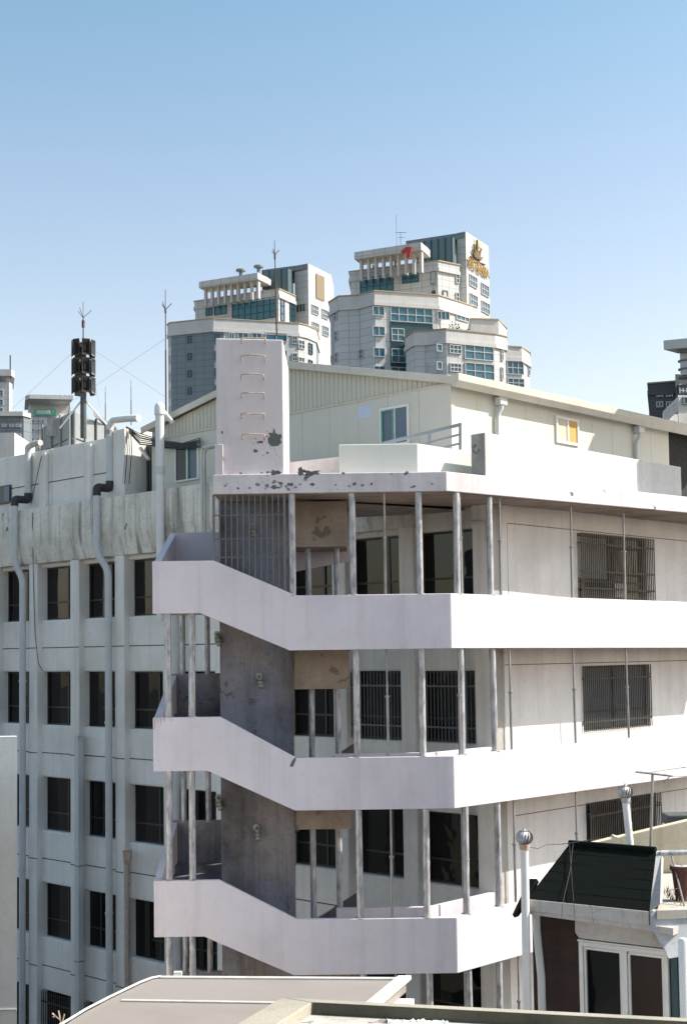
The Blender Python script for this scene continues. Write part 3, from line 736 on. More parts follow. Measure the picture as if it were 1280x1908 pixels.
# long side panels
t = 0.0
while t < 9.9:
    e = t+1.0
    MB().box(prr, t+0.004, e-0.004, -0.055, 0.0, 3.67, zE-0.02).build('wall_panel', M['panel'], ph)
    t = e
MB().box(prr, 9.9+0.02, LEN, -0.4, -0.3, 3.67, zE-0.02).build('recessed_wall', M['darkcor'], ph)
mb = MB()
for k in range(5): mb.box(prr, 10.05+k*1.1, 10.12+k*1.1, -0.3, -0.2, 3.67, zE-0.5)
mb.box(prr, 9.92, LEN, -0.3, -0.18, zE-0.9, zE-0.5)
mb.build('door_frame', M['frame'], ph)
# corner trims
MB().prism([pl_(-0.02, 0.02, 3.67), pl_(0.1, 0.02, 3.67), pl_(0.1, 0.004, 3.67), pl_(-0.004, 0.004, 3.67), prr(0.1, 0.004, 3.67), prr(0.1, 0.02, 3.67), prr(-0.02, 0.02, 3.67)], (0, 0, zE-3.69)).build('corner_trim', M['panel'], ph)
# roof sheets
OV = 0.22
def slope(sa, za, sb, zb, name):
    MB().prism([pl_(sa, 0.12, za), pl_(sb, 0.12, zb), pl_(sb, 0.12, zb+0.07), pl_(sa, 0.12, za+0.07)], RD*(LEN+0.1)).build(name, M['fascia'], ph)
kR = (zr_-zE)/sr; kL = (zr_-zel)/(PW_-sr)
slope(-OV, zE-kR*OV+0.02, sr, zr_, 'roof_sheet'); slope(sr+0.01, zr_, PW_+0.3, zel-kL*0.3, 'roof_sheet')
# verge flashing on gable and eave fascia / gutter
def verge(sa, za, sb, zb):
    MB().prism([pl_(sa, 0.125, za-0.09), pl_(sb, 0.125, zb-0.09), pl_(sb, 0.125, zb+0.1), pl_(sa, 0.125, za+0.1)], LN*0.05).build('verge_flashing', M['fascia'], ph, bevel=0.008)
n = 4
for i in range(n):
    a, b = i/n, (i+1)/n; g = 0.004/sr
    verge(-OV+(sr+OV)*a, zE-kR*OV+(zr_-zE+kR*OV)*a+0.02, -OV+(sr+OV)*(b-g), zE-kR*OV+(zr_-zE+kR*OV)*b+0.02)
verge(sr+0.01, zr_, PW_+0.3, zel-kL*0.3)
# gutter along the long eave
for i in range(5):
    a, b = -0.18+3.3*i, -0.18+3.3*(i+1)-0.006
    MB().prism([prr(a, OV-0.06, zE-0.16), prr(a, OV+0.06, zE-0.19), prr(a, OV+0.16, zE-0.05), prr(a, OV+0.16, zE+0.12), prr(a, OV-0.06, zE+0.12)], RD*(b-a)).build('gutter', M['fascia'], ph, bevel=0.008)
MB().box(prr, 0.0, LEN, 0.004, OV-0.06, zE-0.08, zE-0.06).build('eave_soffit', M['fascia'], ph)
# downpipes of the long side
for x, ya in ((925, 735), (1182, 780)):
    tt, zz = tP(x, ya)
    r = MB(); o_ = 0.05
    r.box(prr, tt-0.14, tt+0.14, 0.03, OV-0.0, zE-0.36, zE-0.18)
    r.tube([prr(tt, 0.14, zE-0.36), prr(tt, 0.14, zE-0.45), prr(tt-0.08, 0.08, zE-0.62), prr(tt-0.09, 0.06, 3.68)], 0.055, 10)
    r.build('downpipe', M['pvc'] if x < 1000 else M['pvc'], ph, smooth=True)
# windows
def framed(frame, a0, a1, o, z0, z1, m, parent, split=0.5, fw=0.05, pane=None, name='window', extra=()):
    mb = MB()
    for q in ((a0, a1, z0, z0+fw), (a0, a1, z1-fw, z1), (a0, a0+fw, z0+fw, z1-fw), (a1-fw, a1, z0+fw, z1-fw)): mb.box(frame, q[0], q[1], o, o+0.05, q[2], q[3])
    if split: mb.box(frame, a0+(a1-a0)*split-fw/2, a0+(a1-a0)*split+fw/2, o, o+0.045, z0+fw, z1-fw)
    w = mb.build(name, m, parent)
    ps = pane if isinstance(pane, (list, tuple)) else [pane]
    if len(ps) == 1: MB().box(frame, a0+0.02, a1-0.02, o+0.005, o+0.02, z0+0.02, z1-0.02).build('pane', ps[0], w)
    else:
        mid = a0+(a1-a0)*split
        MB().box(frame, a0+0.02, mid-0.01, o+0.005, o+0.02, z0+0.02, z1-0.02).build('pane', ps[0], w)
        MB().box(frame, mid+0.01, a1-0.02, o+0.005, o+0.02, z0+0.02, z1-0.02).build('pane', ps[1], w)
    return w
a1_, z1_ = sP(709, 762); a0_, _ = sP(763, 752); _, z0_ = sP(730, 832)
w = framed(pl_, a0_, a1_, 0.004, z0_, z1_, M['white'], ph, 0.5, 0.06, [M['bluegrey'], M['bluegrey']])
mid = (a0_+a1_)/2
MB().box(pl_, a1_-0.1, a1_-0.055, 0.03, 0.06, z0_+0.06, z1_-0.06).build('green_tape', M['green'], w)
MB().box(pl_, mid, mid+0.05, 0.05, 0.062, z0_+0.06, z1_-0.06).build('green_tape', M['green'], w)
MB().box(pl_, mid+0.05, a1_-0.1, 0.03, 0.06, z1_-0.1, z1_-0.06).build('green_tape', M['green'], w)
a1_, z1_ = sP(667, 757); a0_, z0_ = sP(692, 777)
MB().box(pl_, a0_, a1_, 0.001, 0.004, z0_, z1_).build('faded_sticker', M['bluepatch'], ph)
a0_, z1_ = tP(1033, 774); a1_, z0_ = tP(1076, 832)
framed(prr, a0_, a1_, 0.004, z0_, z1_, M['white'], ph, 0.52, 0.07, [M['cream'], M['orange']])
a1_, z1_ = sP(328, 826); a0_, z0_ = sP(372, 893)
w = framed(pl_, a0_, a1_, 0.004, z0_, z1_, M['white'], ph, 0.48, 0.05, [M['bluegrey'], M['glass']])
MB().box(pl_, (a0_+a1_)/2-0.1, (a0_+a1_)/2-0.06, 0.04, 0.062, z0_+0.06, z1_-0.06).build('green_tape', M['green'], w)
# added unseen board on posts, outline cut to shade the roof's right end
TE_ = math.tan(SUN_EL); BX = 12.5
cn = thing('shadow_board', 'added unseen board on steel posts, shaped to shade the right end of the roof', 'shadow_board', (BX, 37, GZ))
MB().prism([Vector((BX, y, z+TE_*BX)) for y, z in ((33.1, -3.85), (33.1, -2.8), (36.0, -1.65), (36.5, -1.15), (46.0, -0.5), (46.0, -5.4), (34.7, -5.4))], (0.15, 0, 0)).build('board', M['steelw'], cn)
for y in (41, 45.5): MB().tube([(BX+0.3, y, GZ), (BX+0.3, y, TE_*BX-2.4)], 0.06, 8).build('post', M['galv'], cn)

# ================================================================ PIPES ON THE LEFT FACADE
def lp(px, py, o=0.1): return hit(px, py, P0+LN*o, LN)
def ring_m(mb, p, d, r): mb.tube([p-d*0.03, p+d*0.03], r, 12)
def pipe_thing(label, runs, m=M['pvc'], group='rainwater pipes on the left facade', name='downpipe', cat='pipe'):
    base = runs[0][0][-1]
    th = thing(name, label, cat, base, group)
    for path, r, mm, nm in runs: MB().tube(path, r, 14).build(nm, mm, th, smooth=True)
    return th
def vert(px, y, z, o): p = lp(px, y, o); return Vector((p.x, p.y, z))
R1 = 0.105
o1 = 0.16+R1+0.04
# far-left downpipe
pA = vert(28, 1000, 0, o1); pB = vert(43, 1300, 0, R1+0.03); pU = vert(53, 880, 0, -0.3+R1+0.03)
zA = lambda px, py, o: lp(px, py, o).z
zt = zA(54, 838, -0.2); zel_ = zA(40, 928, o1)
Zc = lambda p, z: Vector((p.x, p.y, z))
pipe_thing('leftmost grey rainwater pipe with a black elbow and a lower kink, beside the loose cable', [
  ([Zc(pA, zel_-0.1), Zc(pA, zA(30, 1050, o1)), Zc(pB, zA(43, 1078, R1)), Zc(pB, -10.0), Zc(pB, GZ)], R1, M['pvc'], 'lower_pipe'),
  ([Zc(pU, zt), Zc(pU, zel_+0.15)], R1, M['pvc'], 'upper_pipe'),
  ([Zc(pU, zel_+0.22), Zc(pU, zel_), Zc(pU, zel_)+(pA-pU)*0.3, Zc(pA, zel_), Zc(pA, zel_-0.22)], R1*1.18, M['black'], 'elbow'),
  ([Zc(pU, zt-0.1), Zc(pU, zt+0.08), Zc(pU, zt+0.14)-LD*0.3, Zc(pU, zt+0.14)-LD*0.7], R1*0.95, M['cornice'], 'inlet'),
])
pA2 = vert(181, 1000, 0, o1); pB2 = vert(203, 1300, 0, R1+0.03); pU2 = vert(205, 880, 0, -0.3+R1+0.03)
zel2 = zA(192, 906, o1); zt2 = zA(205, 793, -0.1)
pipe_thing('grey rainwater pipe with a fat black elbow, second from the left on the facade', [
  ([Zc(pA2, zel2-0.1), Zc(pA2, zA(182, 1032, o1)), Zc(pB2, zA(203, 1062, R1)), Zc(pB2, -10.0), Zc(pB2, GZ)], R1, M['pvc'], 'lower_pipe'),
  ([Zc(pU2, zt2+0.02), Zc(pU2, zel2+0.15)], R1, M['pvc'], 'upper_pipe'),
  ([Zc(pU2, zel2+0.22), Zc(pU2, zel2), Zc(pA2, zel2), Zc(pA2, zel2-0.25)], R1*1.2, M['black'], 'elbow'),
  ([Zc(pU2, zt2-0.25), Zc(pU2, zt2), Zc(pU2, zt2+0.16)-LD*0.18, Zc(pU2, zt2+0.12)-LD*0.9, Zc(pU2, zt2+0.06)-LD*1.4], R1*1.0, M['pvcw'], 'inlet'),
])
# joints / straps
for pp, zs in ((pB, (-0.7, -3.6, -6.6, -9)), (pB2, (1.0, -1.9, -3.6, -6.6, -7.4, -9)), (pA, (4.2, 3.9)), (pA2, (4.3, 3.6))):
    for z in zs:
        tr = [o for o in COL.objects if o.name.startswith('downpipe') and (o.location.xy-pp.xy).length < 1.6]
        MB().tube([Zc(pp, z-0.035), Zc(pp, z+0.035)], R1*1.16, 14).build('pipe_socket', M['pvc'], tr[0] if tr else None, smooth=True)
# square duct and the slim pipe with hopper
p = vert(151, 1500, 0, 0.1); zt3 = zA(151, 1372, 0.1)
sd0, _ = sL(151, 1500, 0.05)
dt = thing('square_duct', 'square grey sheet-metal duct with an open top running down between two pipes', 'pipe', fL(sd0, 0.1, GZ))
MB().box(fL, sd0-0.1, sd0+0.1, 0.01, 0.21, GZ, zt3).build('duct', M['pvc'], dt, bevel=0.01)
MB().box(fL, sd0-0.13, sd0+0.13, 0.005, 0.24, zt3-0.05, zt3+0.0).build('rim', M['pvc'], dt)
for z in (-6.2, -9.0): MB().box(fL, sd0-0.11, sd0+0.11, 0.008, 0.22, z, z+0.04).build('strap', M['galvthin'], dt)
hp = vert(238, 1650, 0, 0.1); zt4 = zA(238, 1585, 0.1)
h_ = thing('slim_downpipe', 'slim brown stained pipe below a small rusty hopper, right of the two grey pipes', 'pipe', Zc(hp, GZ))
MB().tube([Zc(hp, GZ), Zc(hp, zt4-0.3)], 0.055, 10).build('pipe', M['rust'], h_, smooth=True)
MB().tube([Zc(hp, GZ)+LD*0.13, Zc(hp, zt4-0.2)+LD*0.13], 0.03, 10).build('pipe', M['pvc'], h_, smooth=True)
MB().tube([Zc(hp, zt4-0.42), Zc(hp, zt4-0.3), Zc(hp, zt4-0.05), Zc(hp, zt4)], [0.06, 0.14, 0.15, 0.17], 4).build('hopper', M['rust'], h_)
# white vent pipe
vp = vert(299, 950, 0, o1+0.02)
zt5, zb5 = zA(299, 760, o1), zA(299, 1040, o1); zg = zA(299, 875, o1)
v_ = thing('vent_pipe', 'tall white ventilation pipe with rounded cap and a grey sleeve in front of the gable', 'pipe', Zc(vp, zb5))
MB().tube([Zc(vp, 1.0), Zc(vp, zg-0.1)], 0.115, 16).build('lower_pipe', M['pvcw'], v_, smooth=True)
MB().tube([Zc(vp, zg-0.12), Zc(vp, zg+0.08)], 0.135, 16).build('sleeve', M['pvc'], v_, smooth=True)
MB().tube([Zc(vp, zg+0.05), Zc(vp, zt5-0.12)], 0.125, 16).build('upper_pipe', M['pvcw'], v_, smooth=True)
MB().tube([Zc(vp, zt5-0.2), Zc(vp, zt5), Zc(vp, zt5+0.08), Zc(vp, zt5+0.14), Zc(vp, zt5+0.165)], [0.15, 0.15, 0.13, 0.08, 0.02], 16).build('cap', M['pvcw'], v_, smooth=True)
MB().tube([Zc(vp, zt5-0.05)+Vector((0.05, 0.1, 0)), Zc(vp, zt5-0.35)+Vector((0.3, 0.4, 0))], 0.07, 12).build('branch', M['pvcw'], v_, smooth=True)
# conduit beside the cage and small service pipes
for px, nm, lab, r, ya, yb, m in ((376, 'conduit', 'thin bent grey conduit rising over the parapet left of the bar cage', 0.035, 835, 1010, M['pvc']), (383, 'conduit', 'thin pale conduit running close beside the bent one', 0.02, 838, 1000, M['galvthin'])):
    a = vert(px, 900, 0, 0.23); z0 = zA(px, yb, 0.2)-1.5; z1 = zA(px, ya, 0.2)
    c = thing(nm, lab, 'pipe', Zc(a, z0))
    MB().tube([Zc(a, z0), Zc(a, z1-0.1), Zc(a, z1)+LD*-0.08, Zc(a, z1+0.02)-LD*0.55], r, 10).build('pipe', m, c, smooth=True)
p = vert(327, 1300, 0, 0.12)
q = thing('service_pipe', 'grey service pipe on the facade behind the left stair landings', 'pipe', Zc(p, GZ))
MB().tube([Zc(p, GZ), Zc(p, 2.6)], 0.13, 14).build('pipe', M['pvc'], q, smooth=True)
p = fL(0.78, 0.09, 0)
q = thing('corner_downpipe', 'pale vertical pipe beside the corner pilaster behind the walkway poles', 'pipe', Zc(p, GZ))
MB().tube([Zc(p, GZ), Zc(p, 3.2)], 0.085, 14).build('pipe', M['pvc'], q, smooth=True)
MB().tube([fL(0.30, 0.05, 2.95), fL(0.35, 0.16, 2.95), fL(-0.1, 0.2, 2.9), fL(-0.1, 0.2, 2.5)], 0.05, 10).build('branch', M['pvc'], q, smooth=True)
# loose cable
pts = [lp(61, 955, 0.2), lp(63, 1080, 0.03), lp(66, 1180, 0.04), lp(72, 1235, 0.04), lp(80, 1250, 0.04)]
tag(MB().tube(pts, 0.012, 6).build('cable', M['black']), 'loose black cable hanging down the facade beside the leftmost pipe', 'cable')
pts = [Zc(vert(78, 850, 0, -0.1), zA(78, 850, -.1)), lp(66, 905, -0.05), lp(58, 940, 0.2)]
tag(MB().tube(pts, 0.014, 6).build('cable', M['black']), 'short slanting cable in front of the roof wall right of the leftmost pipe', 'cable')
# bundle of cables on the roof
cb = thing('cable_bundle', 'sagging bundle of black cables strung past the white vent pipe at the gable foot', 'cable', lp(250, 800, -0.6))
for i in range(6):
    y0 = 795+i*1.5; pts = []
    for (x, y) in ((236, 795+i), (262, 808+i*4), (285, 815+i*3), (310, 822+i*2.5), (340, 826+i*2), (374, 816+i*3.3)):
        pts.append(hit(x, y, P0-LN*(0.42), LN))
    MB().tube(pts, 0.014+0.004*(i % 3), 6).build('cable', M['black'], cb, smooth=True)
for i in range(4):
    x = 232+i*4; MB().tube([hit(x, 800, P0-LN*0.15, LN), hit(x+2, 840, P0-LN*0.15, LN), hit(x-3, 902, P0-LN*0.15, LN)], 0.014, 6).build('cable', M['black'] if i % 2 else M['pvc'], cb, smooth=True)
MB().tube([hit(262, 835, P0-LN*0.7, LN), hit(278, 856, P0-LN*0.7, LN)], 0.06, 10).build('overflow_pipe', M['pvcw'], cb, smooth=True)
# ================================================================ ROOFTOP KIT ON THE LEFT
# water tank made of panels
tY = 50.0
tk = thing('water_tank', 'grey panelled rooftop water tank with pale lit right side behind the roof wall', 'water tank', atY(135, 830, tY))
tp = [(84, 783), (135, 766), (212, 780)]; tz = atY(135, 766, tY).z
A, B, C = (atZ(*q, tz) for q in tp)
B = Vector((B.x, tY, tz)); A = Vector((atY(84, 800, tY+3.2).x, tY+3.2, tz)); C = Vector((atY(212, 800, tY+4.0).x, tY+4.0, tz))
D = A+(C-B)
M['tank'] = simple('tank_panel_grey', (0.26, 0.28, 0.29), 0.6, 0, 0.2)
MB().prism([B, C, D, A], (0, 0, -4.2)).build('tank_body', M['tank'], tk)
for (p, q, n_) in ((A, B, 3), (B, C, 4)):
    d = (q-p); out = Vector((d.y, -d.x, 0)).normalized()
    if out.y > 0: out = -out
    for i in range(n_):
        for j in range(4):
            a = p+d*(i/n_)+d.normalized()*0.04; b = p+d*((i+1)/n_)-d.normalized()*0.04; z1 = tz-0.03-j*1.0; z0 = z1-0.94
            MB().prism([Zc(a, z0)+out*0.002, Zc(b, z0)+out*0.002, Zc(b, z1)+out*0.002, Zc(a, z1)+out*0.002], out*0.05).build('tank_panel', M['tank'], tk, bevel=0.01)
    for i in range(n_+1):
        a = p+d*(i/n_); MB().tube([Zc(a, tz+0.05)+out*0.1, Zc(a, tz-4.2)+out*0.1], 0.05, 6).build('rib', M['darkcor'] if (i == 2 and n_ == 4) else M['tank'], tk)
MB().box(XYZ, *(lambda p: (p.x-0.3, p.x+0.3, p.y-0.1, p.y+0.05, p.z-0.5, p.z+0.2))(atY(104, 789, tY+1.8)), ).build('hatch', M['galvthin'], tk)
a = MB().prism([B+Vector((0.6, 1.0, 0.02)), C+Vector((0, 0.2, 0.02)), C+Vector((0, 3, .02)), B+Vector((0.6, 3, .02))], (0, 0, 0.14)).build('top_cover', M['galvthin'], tk)

# siren horn array on a mast
hY = 49.0
mp = atY(156, 745, hY)
sh = thing('siren_array', 'tall stack of dark rectangular siren horns on a mast with a thin rod on top', 'siren', mp-Vector((0, 0, 1.0)))
zb_, zt_ = atY(155, 765, hY).z, atY(155, 638, hY).z
MB().tube([Zc(mp, zb_-1), Zc(mp, zt_)], 0.11, 10).build('mast', M['darkcor'], sh, smooth=True)
topz = atY(157, 562, hY).z
MB().tube([Zc(mp, zt_), Zc(mp, topz-0.55)], 0.024, 6).build('antenna_rod', M['rustdark'], sh)
mb = MB(); c = Zc(mp, topz-0.6)
mb.tube([c, Zc(mp, topz)], 0.01, 5)
for j in range(3):
    a = j*2.09+0.3; mb.tube([c, c+Vector((0.3*math.cos(a), 0.3*math.sin(a), 0.3))], 0.011, 5)
mb.tube([c-Vector((0, 0, .35)), c-Vector((0, 0, .1))], 0.06, 6)
mb.build('fork_tip', M['rustdark'], sh)
nt_ = 3; hh_ = (zt_-zb_-0.45)/nt_
def horn(center, ang, w_, h, dpt):
    # rectangular flared horn: narrow throat, wide mouth with rim
    dx = Vector((math.cos(ang), math.sin(ang), 0)); dy = Vector((-dx.y, dx.x, 0)); dz = Vector((0, 0, 1))
    mb = MB()
    def rect(d, a, b): return [center+dx*d+dy*(sx*a)+dz*(sz*b) for sx, sz in ((-1, -1), (1, -1), (1, 1), (-1, 1))]
    rs = [rect(0.05, 0.08, 0.08), rect(dpt*0.5, w_*0.35, h*0.4), rect(dpt, w_, h), rect(dpt, w_*0.9, h*0.93), rect(dpt*0.5, w_*0.28, h*0.33)]
    vs = [v for r in rs for v in r]; fs = []
    for i in range(4):
        for j in range(4): fs.append((i*4+j, i*4+(j+1) % 4, (i+1)*4+(j+1) % 4, (i+1)*4+j))
    fs += [(3, 2, 1, 0), (16, 17, 18, 19)]
    return mb.add(vs, fs)
for k in range(nt_):
    for j, ang in enumerate((-2.9, -2.05, -1.15, -0.3, 0.8, 2.2)):
        cz = zb_+0.55+hh_*(k+0.5)
        horn(Zc(mp, cz)+Vector((math.cos(ang), math.sin(ang), 0))*0.06, ang, 0.15, hh_*0.44, 0.36).build('horn', M['grille_light'] if j == 3 else M['frame'], sh)  # right-facing horns get a lighter colour in place of sunlit sides
        MB().tube([Zc(mp, cz-0.12)+Vector((math.cos(ang), math.sin(ang), 0))*0.08, Zc(mp, cz+0.12)+Vector((math.cos(ang), math.sin(ang), 0))*0.08], 0.13, 8).build('driver', M['black'], sh, smooth=True)
for s_ in (-1, 1):
    MB().tube([Zc(mp, zb_+0.45), Zc(mp, zb_-0.6)+Vector((s_*0.9, 0.2, 0))], 0.035, 6).build('brace', M['pvc'], sh)

# lightning rods
def rod(label, px, ytop, ybot, Y, r=0.02, fork=True, group='lightning rods on the roof', tiltx=0.0):
    a = atY(px, ybot, Y); b = atY(px, ytop, Y); b = Vector((a.x+tiltx, Y, b.z))
    t_ = thing('lightning_rod', label, 'lightning rod', a, group)
    L = (b-a)
    MB().tube([a, a+L*0.55, a+L*0.55, a+L*0.85], [r, r*0.9, r*0.6, r*0.6], 8).build('pole', M['rustdark'], t_)
    mb = MB(); c = a+L*0.85; mb.tube([c, b], r*0.4, 5)
    if fork:
        q = 0.045*L.length
        for j in range(3):
            an = j*2.09+0.2; mb.tube([c, c+Vector((q*math.cos(an), q*math.sin(an), q*1.1))], r*0.45, 5)
        mb.tube([c-Vector((0, 0, 0.1)), c+Vector((0, 0, 0.03))], r*1.2, 6)
    mb.build('fork_tip', M['rustdark'], t_)
    return b
rod('tall rusty lightning rod with forked tip standing on top of the runged tower', 516, 448, 626, 30.2, 0.019, tiltx=-0.03)
rb = rod('tall slim lightning rod left of the gable, guyed with thin wires', 310, 540, 790, 42, 0.028)
rod('short plain rod behind the roof wall between siren and gable', 245, 708, 792, 60, 0.022, False)
rod('shortest plain rod just right of the siren array', 197, 720, 790, 62, 0.022, False)
gy = thing('guy_wires', 'thin guy wires crossing between the siren mast and the tall lightning rod', 'wire', atY(240, 680, 46))
G1 = lambda x, y, Y: atY(x, y, Y)
for a, b in (((310, 630, 42), (140, 745, 49)), ((172, 650, 49), (312, 742, 42)), ((138, 655, 49), (20, 765, 52)), ((172, 690, 49), (187, 760, 49.5))):
    MB().tube([G1(*a), G1(*b)], 0.0045, 4).build('wire', M['galvthin'], gy)
# short flue and white block beside the gable
a = atY(280, 790, 39)
# white wall box at far left, roof side
p = atY(28, 806, 60); q = atY(-60, 850, 60)
tag(MB().box(XYZ, q.x, p.x, 60, 64, 2.5, p.z).build('rooftop_hut', M['parapet']), 'plain white rooftop hut at the left edge in front of the dark block', 'hut')

# ================================================================ FAR BUILDINGS
def hplane(pts, zt): return [atZ(x, y, zt) for x, y in pts]
def block(name, pts, refi, Y, zb, parent, m, back=14.0, par=None, parh=0):
    ref = atY(*pts[refi], Y); zt = ref.z
    v = hplane(pts, zt)
    rt = sum(p.x/p.y for p in v)/len(v); dv = Vector((0.05 if abs(rt) < 0.12 else rt*0.98, 1, 0))*back
    poly = v+[v[-1]+dv, v[0]+dv]
    base = [Vector((p.x, p.y, zb)) for p in poly]
    if par and parh:
        base_h = zt-parh
        MB().prism(base, (0, 0, base_h-zb)).build(name, m, parent)
        c = sum(poly, Vector())/len(poly)
        out = [p+(p-c).normalized()*0.15 for p in poly]
        MB().prism([Vector((p.x, p.y, base_h-0.0)) for p in out], (0, 0, parh)).build('parapet', par, parent)
        o2 = [p+(p-c).normalized()*0.3 for p in poly]
        MB().prism([Vector((p.x, p.y, base_h-0.5)) for p in o2], (0, 0, 0.55)).build('cornice', par, parent)
        o3 = [p+(p-c).normalized()*0.3 for p in poly]
        MB().prism([Vector((p.x, p.y, zt)) for p in o3], (0, 0, 0.16)).build('coping', M['gold'], parent)
    else: MB().prism(base, (0, 0, zt-zb)).build(name, m, parent)
    return v, zt
def pface(v, i): # plane through vertical face i..i+1
    p, q = v[i], v[i+1]; d = (q-p); d.z = 0; d.normalize(); n = Vector((d.y, -d.x, 0))
    if n.dot(p) > 0: n = -n
    return p, d, n
def fwin(v, i, x0, y0, x1, y1, parent, cols=2, rows=1, pane='teal', fr='steelw', prow=0.0, off=0.06):
    p, d, n = pface(v, i); o = off
    a = hit(x0, (y0+y1)/2, p+n*o, n); b = hit(x1, (y0+y1)/2, p+n*o, n); xm = (x0+x1)/2
    t0, t1 = (a-p).dot(d), (b-p).dot(d)
    zt_ = hit(xm, y0, p+n*o, n).z; zb_ = hit(xm, y1, p+n*o, n).z
    if t0 > t1: t0, t1 = t1, t0
    F = lambda t, q, z: p.xy.to_3d()+d*t+n*q+Vector((0, 0, z))
    f = 0.10; mb = MB()
    for q in ((t0, t1, zb_, zb_+f), (t0, t1, zt_-f, zt_), (t0, t0+f, zb_+f, zt_-f), (t1-f, t1, zb_+f, zt_-f)): mb.box(F, q[0], q[1], 0.0, o+0.12, q[2], q[3])
    for c in range(1, cols):
        x = t0+(t1-t0)*c/cols; mb.box(F, x-f/2, x+f/2, 0.0, o+0.1, zb_+f, zt_-f)
    for c in range(1, rows):
        z = zb_+(zt_-zb_)*c/rows+prow; mb.box(F, t0+f, t1-f, 0.0, o+0.09, z-f/2, z+f/2)
    w_ = mb.build('window', M[fr], parent)
    MB().box(F, t0+0.02, t1-0.02, 0.0, o, zb_+0.02, zt_-0.02).build('pane', M[pane], w_)
    return w_
BZ = GZ
# ---- right tower
T = thing('apartment_tower', 'stepped pale apartment tower with gold lettering and crown emblem on its lit side', 'tower', (18, 200, GZ))
core, zc = block('core_wall', [(851, 434), (867, 431), (910, 459)], 1, 205, BZ, T, M['twL'], 8)
# thin roof slab and the glazed box under it
v, z = block('roof_plate', [(756, 449), (867, 433)], 0, 206, 0, T, M['twD'], 6) if 0 else (None, 0)
pl = hplane([(756, 449), (866, 432.5)], atY(866, 432.5, 205).z)
MB().prism(pl+[pl[1]+Vector((3, 7, 0)), pl[0]+Vector((3, 7, 0))], (0, 0, -0.9)).build('roof_plate', M['twD'], T)
gl, _ = block('glazed_box', [(790, 449), (842, 441), (847, 444)], 1, 203.5, 30, T, M['glassgreen'], 4)
mb = MB(); P_, D_, N_ = pface(gl, 0)
for i in range(5):
    t_ = (gl[1]-gl[0]).length*i/4; c = gl[0]+D_*t_; mb.tube([Zc(c, c.z)+N_*0.1, Zc(c, c.z-9)+N_*0.1], 0.12, 4)
mb.build('mullions', M['tealdark'], T)
# pergola
def pergola(pts, refi, Y, cols, ztopcol, ybase, T, th=1.1):
    ref = atY(*pts[refi], Y); v = hplane(pts, ref.z)
    dv = Vector((3.0, 7.0, 0))
    poly = v+[v[-1]+Vector((0.5, 1.5, 0)), v[0]+Vector((1.2, 3.2, 0))]
    MB().prism(poly, (0, 0, -th)).build('pergola_slab', M['twL'], T)
    MB().prism([p*1.0+Vector((0, 0, 0.4)) for p in [v[0]*0.2+v[1]*0.8, v[1], v[-1], v[-1]+Vector((0.5, 1.5, 0))]] , (0, 0, 0.2)).build('pergola_cap', M['twL'], T) if 0 else None
    P_, D_, N_ = pface(v, 0); L = (v[1]-v[0]).length
    for i in range(cols):
        t_ = L*(0.07+0.9*i/(cols-1)); c = v[0]+D_*t_-N_*0.8
        MB().box(lambda a, b, zz: Zc(c, 0)+D_*a+N_*b+Vector((0, 0, zz)), -0.2, 0.12, -0.6, 0.12, ref.z-th-3.2, ref.z-th).build('pergola_column', M['steelw'], T)
        if i < cols-1:
            MB().box(lambda a, b, zz: Zc(c, 0)+D_*(a+L*0.06)-N_*3.2+Vector((0, 0, zz)) + N_*b, -0.2, 0.2, -0.2, 0.2, ref.z-th-3.2, ref.z-th-0.9*(i % 3)).build('inner_column', M['steelw'], T)
    return v
pv = pergola([(660, 470), (784, 451), (796, 461)], 1, 198, 9, 0, 0, T)
A_blk, _ = block('upper_block', [(653, 507), (815, 487), (854, 495)], 1, 200, BZ, T, M['twL'], 5.5, M['twL'], 1.0)
fwin(A_blk, 0, 671, 515, 733, 550, T, 5, 2, 'teal', 'tealdark'); fwin(A_blk, 0, 749, 509, 780, 527, T, 2, 2, 'teal', 'tealdark'); fwin(A_blk, 0, 803, 540, 813, 550, T, 1, 1, 'tealdark', 'twL')
fwin(A_blk, 0, 802, 505, 812, 530, T, 1, 1, 'twL', 'twD')
fwin(A_blk, 1, 825, 541, 834, 564, T, 1, 1, 'twL', 'twD')
for y in (511, 545): fwin(A_blk, 1, 849, y, 855, y+17, T, 1, 2)
for i, (x0, y0, x1, y1) in enumerate(((874, 514, 888, 535), (896, 530, 910, 551), (875, 549, 889, 570), (897, 563, 911, 584))): fwin(core, 1, x0, y0, x1, y1, T, 3, 2, 'bluegrey', 'twL')
B_blk, _ = block('middle_block', [(615, 564), (633, 553), (652, 552), (667, 551), (698, 543), (815, 551), (879, 571)], 4, 190, BZ, T, M['twL'], 10, M['twP'], 1.5)
for (x0, y0, x1, y1, c, r) in ((694, 571, 716, 588, 2, 1), (727, 573, 806, 601, 5, 2), (814, 580, 837, 596, 3, 1)): fwin(B_blk, 4, x0, y0, x1, y1, T, c, r)
fwin(B_blk, 5, 849, 583, 873, 598, T, 3, 1)
fwin(B_blk, 4, 727, 602, 806, 688, T, 1, 1, 'tealdark', 'tealdark', off=0.03)
for (x0, y0, x1, y1, c, r) in ((694, 608, 717, 626, 2, 1), (729, 612, 753, 636, 2, 2), (695, 648, 717, 665, 2, 1), (729, 650, 756, 676, 2, 2), (696, 682, 717, 692, 2, 1), (728, 684, 757, 700, 2, 1)): fwin(B_blk, 4, x0, y0, x1, y1, T, c, r, off=0.14)
for (x0, y0, x1, y1) in ((669, 651, 677, 669),): fwin(B_blk, 3, x0, y0, x1, y1, T, 1, 2)
for (x0, y0, x1, y1) in ((623, 579, 628, 597), (624, 617, 629, 635), (625, 657, 629, 676), (617, 662, 620, 676)): fwin(B_blk, 0, x0, y0, x1, y1, T, 1, 2)
